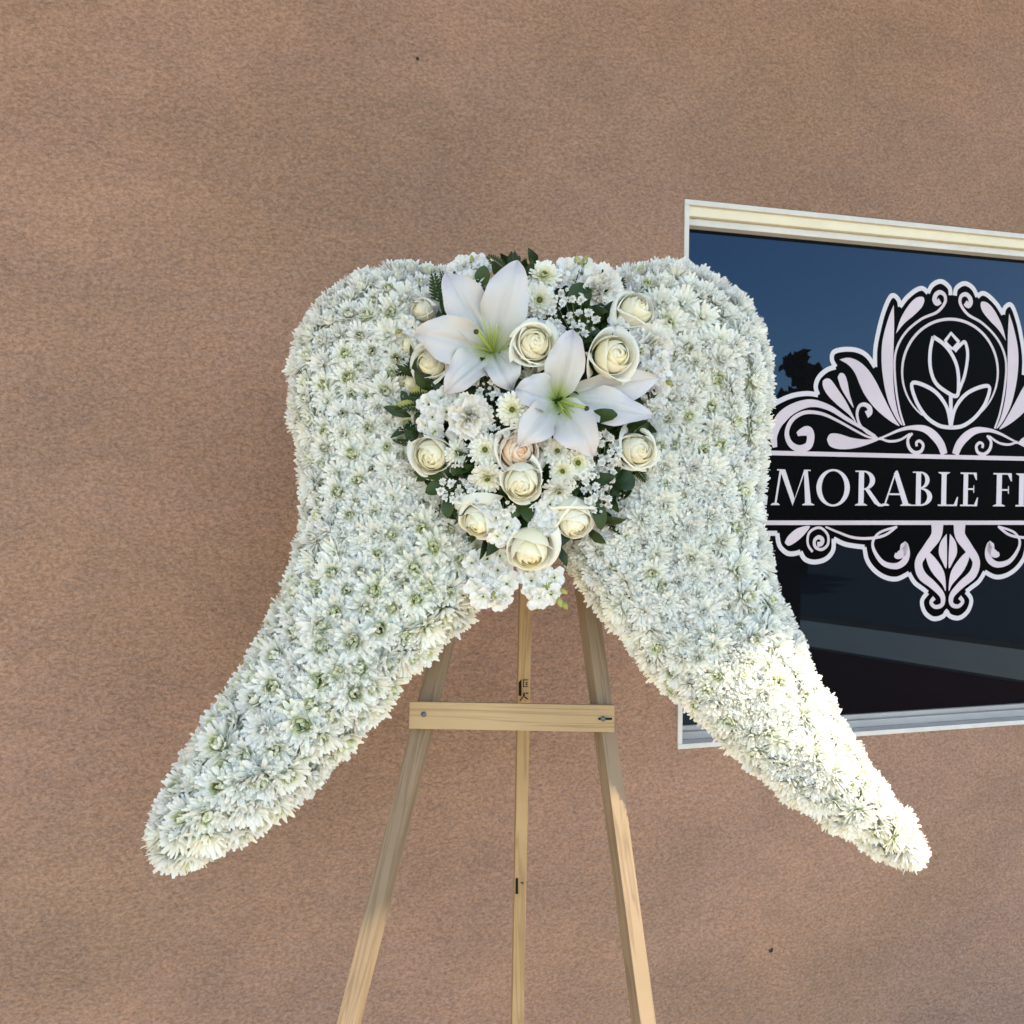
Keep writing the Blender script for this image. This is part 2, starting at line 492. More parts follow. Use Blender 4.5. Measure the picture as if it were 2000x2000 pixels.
def flat(name, polys, mat, parent=sign):
    v, f = [], []
    for poly in polys:
        y = next_y()
        b = len(v)
        v += [(a, y, c) for a, c in poly]
        f.append(tuple(range(b, len(v))))
    me = mesh_of(name, v, f, mat)
    bm = bmesh.new(); bm.from_mesh(me)
    bmesh.ops.triangulate(bm, faces=bm.faces[:])
    for fc in bm.faces:
        if fc.normal.y > 0: fc.normal_flip()
    bm.to_mesh(me); bm.free()
    return link(name, me, parent)
def mirror(poly):
    return [(2 * ucen - a, c) for a, c in poly]
PXM = 2.4 / F / 2.76                          # metres per crop pixel on the glass
def ribbon(path, widths, n=6, closed=False):
    p = smooth_path(path, n) if n > 1 else [np.array(q) for q in path]
    m = len(p)
    ws = np.interp(np.linspace(0, 1, m), np.linspace(0, 1, len(widths)), widths) * PXM
    Lft, Rgt = [], []
    for i in range(m):
        a = p[i-1] if i else (p[-2] if closed else p[0])
        b = p[i+1] if i < m - 1 else (p[1] if closed else p[-1])
        t = b - a; t = t / (np.linalg.norm(t) + 1e-9)
        nn = np.array((-t[1], t[0]))
        Lft.append(p[i] + nn * ws[i] / 2); Rgt.append(p[i] - nn * ws[i] / 2)
    return Lft, Rgt
def strokes(name, paths, mat, n=6, both=True, closed=False):
    """each path: (uz points, widths in crop pixels); one object for each side"""
    for side in ((0, 1) if both else (0,)):
        v, f = [], []
        for pts, ws in paths:
            y = next_y()
            A, B = ribbon(pts, ws, n, closed)
            if side: A, B = mirror([tuple(q) for q in A]), mirror([tuple(q) for q in B])
            b = len(v)
            for q, r in zip(A, B):
                v += [(q[0], y, q[1]), (r[0], y, r[1])]
            for i in range(len(A) - 1):
                k = b + 2 * i
                f.append((k, k+1, k+3, k+2))
        link(name, mesh_of(name, v, f, mat), sign)
def leafpoly(name, pts, crop, mat=M_pink, both=True):
    q = [tuple(a) for a in smooth_path(to_uz(pts + [pts[0]], crop), 5)][:-1]
    flat(name, [q], mat)
    if both: flat(name, [mirror(q)], mat)

top_scallops = [
    [(430, 1445), (430, 1380), (460, 1300), (520, 1230), (600, 1175), (680, 1140), (760, 1128), (820, 1135)],
    [(820, 1135), (808, 1090), (825, 1040), (870, 1000), (915, 985)],
    [(915, 985), (895, 945), (905, 905), (960, 890), (1030, 895), (1085, 925), (1128, 985)],
    [(1128, 985), (1128, 900), (1140, 820), (1170, 700), (1205, 615), (1230, 600), (1255, 625), (1262, 660)],
    [(1262, 660), (1300, 610), (1350, 570), (1385, 562), (1412, 585)],
    [(1412, 585), (1435, 545), (1470, 525), (1500, 530), (1530, 560), (1535, 598)]]
low_scallops = [
    [(380, 225), (500, 225), (600, 225)],
    [(600, 225), (612, 290), (650, 330), (690, 335), (725, 325)],
    [(725, 325), (750, 365), (800, 380), (860, 365), (900, 320), (905, 255)],
    [(905, 255), (970, 285), (1070, 300)],
    [(1070, 300), (1085, 370), (1130, 430), (1190, 465), (1250, 470), (1310, 440)],
    [(1310, 440), (1340, 490), (1385, 525), (1410, 545)],
    [(1410, 545), (1380, 590), (1395, 650), (1440, 685), (1490, 675), (1522, 640)]]
def chain(scallops, crop):
    out = []
    for s in scallops:
        out += [tuple(q) for q in smooth_path(to_uz(s, crop), 5)][(1 if out else 0):]
    return out
topc = chain(top_scallops, c1)
lowc = chain(low_scallops, c2)
topc[-1] = (ucen, topc[-1][1]); lowc[-1] = (ucen, lowc[-1][1])
uBar = uz(*c1(330, 1460), GD)[0]
poly = topc + mirror(topc[:-1])[::-1]
zb1 = uz(*c1(1535, 1470), GD)[1]; zb2 = uz(*c1(1535, 1824), GD)[1]
backing = poly + [(2*ucen - uBar, zb1), (2*ucen - uBar, zb2)] + mirror(lowc)[:-1] + lowc[::-1] + [(uBar, zb2), (uBar, zb1)]
def flat_at(name, poly, y, mat):
    me = mesh_of(name, [(a, y, c) for a, c in poly], [tuple(range(len(poly)))], mat)
    bm = bmesh.new(); bm.from_mesh(me)
    bmesh.ops.triangulate(bm, faces=bm.faces[:])
    for fc in bm.faces:
        if fc.normal.y > 0: fc.normal_flip()
    bm.to_mesh(me); bm.free()
    return link(name, me, sign)
flat_at('backing', backing, SY - 0.0003, M_black)
strokes('outline', [(to_uz(s, c1), [26, 26]) for s in top_scallops], M_white_v)
strokes('outline', [(to_uz(s, c2), [26, 26]) for s in low_scallops], M_white_v)
hb = 24 * PXM / 2
for zb in (zb1, zb2):
    flat('bar', [[(uBar, zb - hb), (2*ucen - uBar, zb - hb), (2*ucen - uBar, zb + hb), (uBar, zb + hb)]], M_pink)
# ring round the tulip
ring = [(1531 + 258 * math.cos(a), 1012 + 285 * math.sin(a)) for a in np.linspace(rad(125), rad(415), 60)]
strokes('ring', [(to_uz(ring, c1), [8, 16, 16, 16, 8])], M_pink, 1, False)
strokes('scroll', [(to_uz([(1478, 628), (1460, 640), (1448, 622), (1455, 596), (1478, 582), (1503, 600), (1503, 640), (1460, 690), (1380, 725), (1300, 790), (1250, 870), (1232, 960), (1240, 1100), (1260, 1220), (1285, 1300)], c1), [34, 30, 24, 18, 14, 14, 14, 12])], M_pink)
leafpoly('leaf', [(1240, 805), (1265, 725), (1310, 650), (1350, 612), (1385, 608), (1392, 632), (1375, 668), (1330, 712), (1285, 750)], c1)
leafpoly('leaf', [(1228, 650), (1200, 720), (1170, 830), (1162, 930), (1170, 1040), (1195, 1160), (1240, 1260), (1275, 1300), (1250, 1230), (1230, 1120), (1224, 1000), (1227, 880), (1230, 760)], c1)
leafpoly('leaf', [(935, 945), (985, 935), (1040, 955), (1090, 1000), (1130, 1060), (1165, 1130), (1200, 1200), (1235, 1265), (1258, 1303), (1200, 1270), (1130, 1210), (1075, 1140), (1045, 1080), (1020, 1020), (985, 975)], c1)
leafpoly('leaf', [(845, 1060), (865, 1047), (890, 1055), (930, 1110), (970, 1170), (1005, 1240), (1025, 1285), (985, 1240), (925, 1190), (875, 1140), (848, 1095)], c1)
leafpoly('leaf', [(925, 1040), (940, 1018), (962, 1025), (978, 1065), (990, 1130), (1012, 1205), (980, 1160), (945, 1100)], c1)
strokes('scroll', [(to_uz([(1080, 1242), (1098, 1228), (1095, 1203), (1070, 1187), (1042, 1197), (1030, 1240), (1045, 1295), (1085, 1338), (1140, 1368)], c1), [40, 34, 24, 18, 16, 14, 12])], M_pink)
strokes('scroll', [(to_uz([(588, 1418), (580, 1350), (610, 1275), (680, 1212), (780, 1180), (880, 1205), (970, 1262), (1060, 1315), (1130, 1358)], c1), [26, 50, 62, 48, 34, 24, 18, 12])], M_pink)
strokes('scroll', [(to_uz([(708, 1348), (735, 1335), (770, 1330), (780, 1368), (765, 1412), (715, 1425), (668, 1395), (652, 1335), (682, 1268), (750, 1230), (840, 1237), (930, 1277), (1020, 1327), (1090, 1362), (1160, 1374)], c1), [20, 50, 46, 42, 34, 26, 22, 18, 14, 12, 10])], M_pink)
leafpoly('leaf', [(868, 1375), (885, 1346), (930, 1345), (1000, 1366), (1080, 1376), (1160, 1369), (1100, 1398), (1020, 1422), (940, 1428), (885, 1412)], c1)
strokes('scroll', [(to_uz([(1150, 1372), (1200, 1350), (1260, 1325), (1320, 1312), (1390, 1318), (1440, 1350), (1480, 1400), (1500, 1455)], c1), [10, 12, 16, 22, 38, 50, 50, 44])], M_pink)
strokes('scroll', [(to_uz([(1150, 1366), (1200, 1385), (1260, 1378), (1315, 1345)], c1), [12, 14, 12])], M_pink)
strokes('scroll', [(to_uz([(1352, 1412), (1350, 1392), (1368, 1384), (1386, 1405), (1375, 1438), (1340, 1446), (1310, 1418), (1304, 1375), (1328, 1342)], c1), [16, 16, 18, 20, 20, 14])], M_pink)
# tulip in the ring
strokes('tulip', [
    (to_uz([(1440, 822), (1424, 900), (1425, 990), (1450, 1065), (1500, 1112), (1566, 1142), (1577, 1075), (1570, 990), (1542, 920), (1497, 862), (1440, 822)], c1), [22, 22]),
    (to_uz([(1556, 900), (1585, 868), (1612, 852), (1626, 920), (1612, 1020), (1592, 1080), (1566, 1142)], c1), [20, 20]),
    (to_uz([(1535, 1135), (1535, 1310)], c1), [24, 24]),
    (to_uz([(1535, 1312), (1512, 1200), (1440, 1110), (1330, 1070), (1345, 1160), (1400, 1250), (1470, 1300), (1535, 1312)], c1), [22, 22]),
    (to_uz([(1535, 1312), (1560, 1205), (1630, 1122), (1738, 1088), (1725, 1172), (1670, 1252), (1600, 1302), (1535, 1312)], c1), [22, 22])], M_white_v, 6, False)
strokes('tulip', [(to_uz([(1503, 848), (1536, 803), (1580, 852)], c1), [20, 20]), (to_uz([(1580, 852), (1545, 890)], c1), [18, 18]), (to_uz([(1503, 848), (1545, 890)], c1), [14, 14])], M_white_v, 1, False)
# pendant below the band
leafpoly('leaf', [(640, 275), (660, 238), (710, 198), (775, 186), (745, 232), (700, 272), (660, 292)], c2)
strokes('scroll', [(to_uz([(815, 285), (838, 280), (842, 258), (822, 246), (800, 265), (806, 300), (840, 312), (872, 285), (872, 235), (838, 198), (800, 200), (768, 230), (765, 285), (790, 325)], c2), [26, 24, 18, 16, 14, 14, 14])], M_pink)
strokes('scroll', [(to_uz([(860, 190), (930, 220), (1010, 248), (1100, 252), (1180, 235), (1245, 188)], c2), [10, 14, 16, 14])], M_pink)
strokes('scroll', [(to_uz([(1232, 340), (1250, 345), (1278, 325), (1285, 290), (1298, 330), (1285, 375), (1240, 402), (1175, 388), (1130, 335), (1114, 275), (1150, 222), (1240, 190)], c2), [20, 44, 50, 40, 40, 34, 26, 18, 14, 12])], M_pink)
strokes('scroll', [(to_uz([(1462, 178), (1455, 240), (1405, 310), (1362, 380), (1378, 450), (1440, 505), (1488, 560), (1488, 608), (1452, 622), (1428, 598), (1446, 572)], c2), [80, 68, 56, 50, 54, 44, 34, 26, 22, 22, 26])], M_pink)
leafpoly('leaf', [(1412, 320), (1402, 360), (1430, 430), (1488, 500), (1507, 535), (1500, 440), (1460, 370)], c2)
leafpoly('leaf', [(1512, 228), (1480, 272), (1470, 330), (1490, 380), (1511, 412), (1514, 320)], c2)

def rect(x0, y0, x1, y1): return [(x0, y0), (x1, y0), (x1, y1), (x0, y1)]
def half_ring(cx, cy, rx, ry, ix, iy, a0=-90, a1=90, n=16):
    o = [(cx + rx * math.cos(rad(a)), cy + ry * math.sin(rad(a))) for a in np.linspace(a0, a1, n)]
    i = [(cx + ix * math.cos(rad(a)), cy + iy * math.sin(rad(a))) for a in np.linspace(a1, a0, n)]
    return o + i
def serif(x0, x1, y, up=1):
    m, t = (x1 - x0) * 0.22, 0.025
    return [(x0, y), (x1, y), (x1, y + 0.018 * up), (x1 - m, y + 0.06 * up), (x0 + m, y + 0.06 * up), (x0, y + 0.018 * up)]
STEM = [rect(.12, 0, .27, 1)]
GLY = {
 'L': (.62, STEM + [serif(.02, .37, 1, -1), rect(.02, 0, .56, .045), [(.50, .045), (.56, 0), (.60, 0), (.63, .27), (.60, .27)]]),
 'E': (.60, STEM + [rect(.02, .955, .52, 1), [(.44, .955), (.52, 1), (.55, 1), (.56, .78), (.53, .78)], rect(.27, .485, .45, .535), rect(.45, .40, .475, .62), rect(.02, 0, .54, .045), [(.48, .045), (.54, 0), (.58, 0), (.61, .26), (.58, .26)]]),
 'F': (.56, STEM + [rect(.02, .955, .52, 1), [(.44, .955), (.52, 1), (.55, 1), (.56, .76), (.53, .76)], rect(.27, .47, .45, .52), rect(.45, .38, .475, .61), serif(.02, .37, 0)]),
 'B': (.64, STEM + [rect(.02, .965, .30, 1), rect(.02, 0, .30, .035), half_ring(.26, .755, .27, .245, .14, .205), half_ring(.26, .265, .36, .265, .21, .222)]),
 'R': (.84, STEM + [rect(.02, .965, .30, 1), half_ring(.26, .725, .33, .275, .18, .235), serif(.02, .37, 0), [(.30, .47), (.43, .47), (.72, .08), (.84, .0), (.84, -.02), (.70, -.02), (.58, .06)]]),
 'A': (.86, [[(.06, 0), (.11, 0), (.42, 1), (.38, 1)], [(.34, .93), (.42, 1.03), (.46, 1.0), (.80, 0), (.63, 0)], rect(.20, .31, .62, .36), serif(-.02, .22, 0), serif(.54, .90, 0)]),
 'M': (1.1, [[(.06, 0), (.11, 0), (.245, 1), (.19, 1)], [(.19, 1.0), (.33, 1.0), (.585, .20), (.54, -.02)], [(.53, -.02), (.575, .10), (.87, 1), (.83, 1)], [(.82, 1), (.92, 1), (1.03, 0), (.87, 0)], serif(-.03, .20, 0), serif(.79, 1.11, 0), rect(.12, .965, .22, 1.0), rect(.9, .965, 1.0, 1.0)]),
 'O': (.92, [[(.46 + .45*math.cos(a), .5 + .53*math.sin(a)) for a in np.linspace(0, 2*math.pi, 41)] + [(.46 + .31*math.cos(a), .5 + .475*math.sin(a)) for a in np.linspace(2*math.pi, 0, 41)]]),
}
ztx1 = uz(*c1(1300, 1548), GD)[1]; ztx0 = uz(*c1(1300, 1733), GD)[1]
for ch, x0, x1 in (('M', 205, 420), ('E', 442, 548), ('M', 572, 798), ('O', 808, 992), ('R', 1015, 1172), ('A', 1162, 1322), ('B', 1325, 1438), ('L', 1462, 1572), ('E', 1582, 1680), ('F', 1758, 1862), ('L', 1880, 1990)):
    u0 = uz(*c1(x0, 1640), GD)[0]; u1 = uz(*c1(x1, 1640), GD)[0]
    wd, polys = GLY[ch]
    flat('letter', [[(u0 + (u1 - u0) * x / wd, ztx0 + (ztx1 - ztx0) * y) for x, y in pl] for pl in polys], M_white_v)

# ------------------------------------------------------------------ wooden easel
MM = 0.0008125
easel = thing('wooden_easel', 'unpainted pine tripod easel standing by the wall and carrying the flower wings', 'easel', Matrix.Translation(P(1010, 1000, 1.6) * 1.0))
easel.location.z = 0.0
bpy.context.view_layer.update()
EI = easel.matrix_world.inverted()
def stick(name, a, b, wdt, thk, face, mat=M_wood, bevel=0.0012, parent=easel):
    """a square stick from a to b; its wide face looks along 'face'"""
    a, b = Vector(a), Vector(b)
    z = (b - a).normalized()
    y = -(face - z * face.dot(z)).normalized()
    x = y.cross(z)
    M = Matrix((x, y, z)).transposed().to_4x4(); M.translation = a
    me = box_mesh(name, (-wdt/2, -thk/2, 0), (wdt/2, thk/2, (b - a).length), mat, bevel)
    return link(name, me, parent, parent.matrix_world.inverted() @ M)
def to_floor(a, b):
    t = (0.0 - a.z) / (b.z - a.z)
    return a + (b - a) * t
lA, lB = P(1024, 620, 1.69), P(681, 2000, 1.475)
rA, rB = P(1073, 620, 1.69), P(1258, 2000, 1.475)
faceL = (-FW - RT * 0.42).normalized()
faceR = (-FW + RT * 0.42).normalized()
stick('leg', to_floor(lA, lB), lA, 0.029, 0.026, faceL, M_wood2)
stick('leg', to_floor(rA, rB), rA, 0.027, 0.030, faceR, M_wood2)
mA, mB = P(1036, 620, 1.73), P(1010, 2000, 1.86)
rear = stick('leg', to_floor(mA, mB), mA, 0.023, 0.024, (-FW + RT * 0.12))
# cross bar in front of the legs
cL, cR = P(800, 1396, 1.535), P(1199.5, 1403, 1.535)
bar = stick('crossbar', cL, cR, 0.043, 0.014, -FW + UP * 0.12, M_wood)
def disc_mesh(name, r, h, mat, n=12):
    v = [(r * math.cos(2*math.pi*k/n), r * math.sin(2*math.pi*k/n), 0) for k in range(n)]
    v += [(0.8 * x, 0.8 * y, h) for x, y, _ in v]
    f = [tuple(range(n, 2*n))] + [(k, (k+1) % n, n + (k+1) % n, n + k) for k in range(n)]
    return mesh_of(name, v, f, mat, True)
nm = disc_mesh('nail', 0.0044, 0.0016, M_nail)
BI = bar.matrix_world.inverted() if False else None
bpy.context.view_layer.update()
for px, py in ((827.5, 1395.5), (1178, 1404)):
    link('nail', nm, bar, bar.matrix_world.inverted() @ frame(P(px, py, 1.5265), -FW))
sv, sf = [], []
box(sv, sf, (-0.011, -0.0016, -0.001), (0.011, 0.0016, 0.0008))
link('slot', mesh_of('slot', sv, sf, M_ink), bar, bar.matrix_world.inverted() @ frame(P(1182, 1404, 1.5272), -FW))
# printed marks on the rear leg
def mark_on(px0, py0, px1, py1, parent, strokes_px):
    d0 = mA + (mB - mA) * ((0.5 * (py0 + py1) - 620) / 1380)
    dep = (d0 - CAM).dot(FW) - 0.0168
    v, f = [], []
    for q in strokes_px:
        b = len(v)
        v += [tuple(P(x, y, dep)) for x, y in q]
        f.append(tuple(range(b, len(v))))
    me = mesh_of('printed_mark', v, f, M_ink)
    o = link('printed_mark', me, parent, parent.matrix_world.inverted())
mark_on(1011, 1326, 1018, 1360, rear, [rect(1013, 1326, 1018.5, 1359)])
def seg(x0, y0, x1, y1, wd):
    dx, dy = x1 - x0, y1 - y0; l = math.hypot(dx, dy); nx, ny = -dy / l * wd / 2, dx / l * wd / 2
    return [(x0 + nx, y0 + ny), (x1 + nx, y1 + ny), (x1 - nx, y1 - ny), (x0 - nx, y0 - ny)]
mark_on(1022, 1327, 1032, 1342, rear, [seg(1022.5, 1327, 1022.5, 1342, 1.6), seg(1023.3, 1328, 1032, 1328, 1.6), seg(1023.3, 1341, 1032, 1341, 1.6), seg(1026, 1333, 1031, 1333, 1.4), seg(1026, 1337, 1031, 1337, 1.4), seg(1028.5, 1333.8, 1028.5, 1336.2, 1.4)])
mark_on(1015, 1352, 1032, 1372, rear, [seg(1024, 1353, 1023, 1360, 3.0), seg(1022.5, 1360, 1015.5, 1369, 2.0), seg(1024, 1361, 1032, 1366, 2.2), seg(1027, 1354, 1032, 1354, 2.4)])
mark_on(1006, 1715, 1012, 1747, rear, [rect(1007, 1715, 1012, 1746)])
mark_on(1017, 1723, 1022, 1729, rear, [rect(1017, 1723, 1022, 1725.5), rect(1020.5, 1725.6, 1022, 1728)])

# ------------------------------------------------------------------ flower meshes
class MB:
    def __init__(s): s.v, s.f, s.t, s.m = [], [], [], []
    def grid(s, pts, tints, mi=0):
        """pts: rows x cols of points"""
        R, C = len(pts), len(pts[0]); b = len(s.v)
        for i in range(R):
            for j in range(C):
                s.v.append(pts[i][j]); s.t.append(tints[i][j] if isinstance(tints[i], (list, tuple, np.ndarray)) else tints[i])
        for i in range(R - 1):
            for j in range(C - 1):
                k = b + i * C + j
                s.f.append((k, k+1, k+C+1, k+C)); s.m.append(mi)
    def mesh(s, name, mats): return mesh_of(name, s.v, s.f, None, True, s.t, mats, s.m)

def strap(mb, phi, L, W, elev, curl, r0=0.002, z0=0.0, cup=0.22, nl=5, t0=0.0, t1=1.0, twist=0.0, blunt=0.55, side=0.0):
    """one strap petal: root at r0, rising by elev (rad) and bending by curl along its length"""
    prof = [0.42, 0.72, 0.95, 1.0, 0.86, blunt * 0.55]
    r, z = r0, z0
    rows, tn = [], []
    ca, sa = math.cos(phi), math.sin(phi)
    for i in range(nl + 1):
        t = i / nl
        a = elev + curl * t
        if i:
            r += math.cos(a) * L / nl; z += math.sin(a) * L / nl
        wd = W * float(np.interp(t, np.linspace(0, 1, 6), prof)) / 2
        row = []
        for s_ in (-1, 0, 1):
            up = cup * wd * abs(s_) + twist * s_ * wd * t
            rr = r - math.sin(a) * up; zz = z + math.cos(a) * up
            y = s_ * wd + side * t * t
            row.append((rr * ca - y * sa, rr * sa + y * ca, zz))
        rows.append(row); tn.append(t0 + (t1 - t0) * t)
    mb.grid(rows, tn)

def dome(mb, r, h, n=8, mi=1, z0=0.0):
    b = len(mb.v)
    mb.v.append((0, 0, z0 + h)); mb.t.append(0)
    for ring in (0.6, 1.0):
        for k in range(n):
            a = 2 * math.pi * k / n
            mb.v.append((r * ring * math.cos(a), r * ring * math.sin(a), z0 + h * (1 - ring ** 2))); mb.t.append(0)
    for k in range(n):
        mb.f.append((b, b+1+k, b+1+(k+1) % n)); mb.m.append(mi)
        mb.f.append((b+1+k, b+1+n+k, b+1+n+(k+1) % n, b+1+(k+1) % n)); mb.m.append(mi)

def mum(seed, kind):
    """a spray chrysanthemum about 66 mm across, facing +z"""
    R = random.Random(seed)
    mb = MB()
    if kind == 'open':
        rings = [(25, .036, .0072, -4, 24, .12), (24, .033, .0072, 10, 24, .12), (22, .029, .0068, 24, 28, .1), (18, .024, .0064, 38, 34, .08), (15, .0200, .0060, 50, 50, .02), (12, .0150, .0050, 60, 52, .0)]
    elif kind == 'full':
        rings = [(25, .036, .0070, -6, 24, .12), (24, .034, .0070, 6, 26, .12), (23, .031, .0068, 18, 28, .14), (21, .028, .0066, 31, 28, .14), (18, .025, .0064, 44, 26, .14), (15, .022, .0060, 57, 20, .14), (11, .019, .0056, 70, 12, .14)]
    else:                                          # loose
        rings = [(23, .038, .0074, -8, 20, .12), (22, .035, .0072, 8, 20, .12), (20, .031, .0070, 22, 20, .12), (17, .026, .0066, 38, 18, .1), (13, .021, .0060, 54, 20, .08), (9, .016, .0052, 68, 34, .05)]
    for k, (n, L, W, el, cu, t0) in enumerate(rings):
        ph0 = R.random() * 6.28
        for i in range(n):
            if R.random() < 0.04: continue
            last = kind == 'open' and k >= 4
            strap(mb, ph0 + 2 * math.pi * (i + R.uniform(-.28, .28)) / n, L * R.uniform(.84, 1.1), W * R.uniform(.85, 1.12),
                  rad(el + R.uniform(-17, 17)), rad(cu + R.uniform(-24, 24)), (0.0050 if last else 0.0026), 0.0012 * k, R.uniform(.15, .42),
                  5, t0, (0.34 if last else 1.0), R.uniform(-.35, .35), R.uniform(.5, 1.1), R.uniform(-.004, .004))
    dome(mb, .0052, .002, 8, 1, 0.006)
    return mb.mesh('chrysanthemum', [M_mum, M_eye])
MUMS = {k: [mum(i * 7 + j, k) for i in range(5)] for j, k in enumerate(('open', 'full', 'loose'))}

# ------------------------------------------------------------------ the two wings
def d0(py): return 1.50 + (1000 - py) * MM * math.tan(rad(8))
K = 2000 / 1932
left_out = [(845, 500), (790, 493), (740, 493), (690, 508), (640, 528), (600, 560), (570, 595), (553, 640), (545, 690), (542, 740), (543, 790), (553, 840), (560, 890), (563, 940), (562, 1000), (550, 1060), (538, 1110), (515, 1155), (490, 1205), (465, 1250), (440, 1290), (410, 1335), (375, 1390), (340, 1450), (310, 1510), (285, 1555), (275, 1585), (283, 1618), (310, 1637), (345, 1642), (400, 1620), (450, 1585), (500, 1552), (560, 1510), (600, 1478), (640, 1428), (690, 1375), (740, 1318), (765, 1280), (800, 1245), (860, 1190), (905, 1145), (940, 1090), (965, 1040), (990, 960), (1005, 850), (1008, 700), (985, 590), (915, 520)]
right_out = [(1110, 530), (1180, 500), (1230, 490), (1280, 489), (1330, 505), (1370, 530), (1410, 565), (1440, 610), (1456, 650), (1464, 700), (1461, 760), (1453, 820), (1445, 880), (1442, 950), (1448, 1010), (1460, 1070), (1480, 1120), (1505, 1180), (1530, 1240), (1560, 1300), (1600, 1370), (1640, 1430), (1680, 1490), (1720, 1540), (1745, 1590), (1750, 1612), (1735, 1636), (1700, 1645), (1660, 1625), (1610, 1592), (1550, 1552), (1490, 1522), (1440, 1478), (1400, 1437), (1350, 1397), (1300, 1350), (1250, 1300), (1210, 1260), (1170, 1212), (1130, 1162), (1090, 1110), (1060, 1060), (1030, 990), (1015, 900), (1012, 700), (1040, 580)]

class Wing:
    INSET, RND, HMAX = 27.0, 85.0, 0.052
    def __init__(s, out):
        s.poly = np.array(out, float) * K
        s.a = s.poly; s.b = np.roll(s.poly, -1, 0)
    def dist(s, pts):
        """signed distance inside the outline, in photograph pixels"""
        p = np.asarray(pts, float)[:, None, :]
        ab = s.b - s.a
        t = np.clip(((p - s.a) * ab).sum(-1) / (ab * ab).sum(-1), 0, 1)
        d = np.sqrt((((s.a + ab * t[..., None]) - p) ** 2).sum(-1)).min(1)
        x, y = p[..., 0], p[..., 1]
        cond = (s.a[:, 1] > y) != (s.b[:, 1] > y)
        xi = s.a[:, 0] + (y - s.a[:, 1]) / (s.b[:, 1] - s.a[:, 1] + 1e-9) * ab[:, 0]
        inside = (cond & (x < xi)).sum(1) % 2 == 1
        return np.where(inside, d, -d)
    def h(s, d):
        q = np.clip((d - s.INSET) / s.RND, 0, 1)
        return s.HMAX * np.sqrt(np.clip(1 - (1 - q) ** 2, 0, 1))
    def grad(s, pt, e=3.0):
        x, y = pt
        d = s.dist([(x+e, y), (x-e, y), (x, y+e), (x, y-e)])
        g = np.array((d[0]-d[1], d[2]-d[3])); l = np.linalg.norm(g)
        return g / l if l > 1e-6 else np.array((0., 0.))

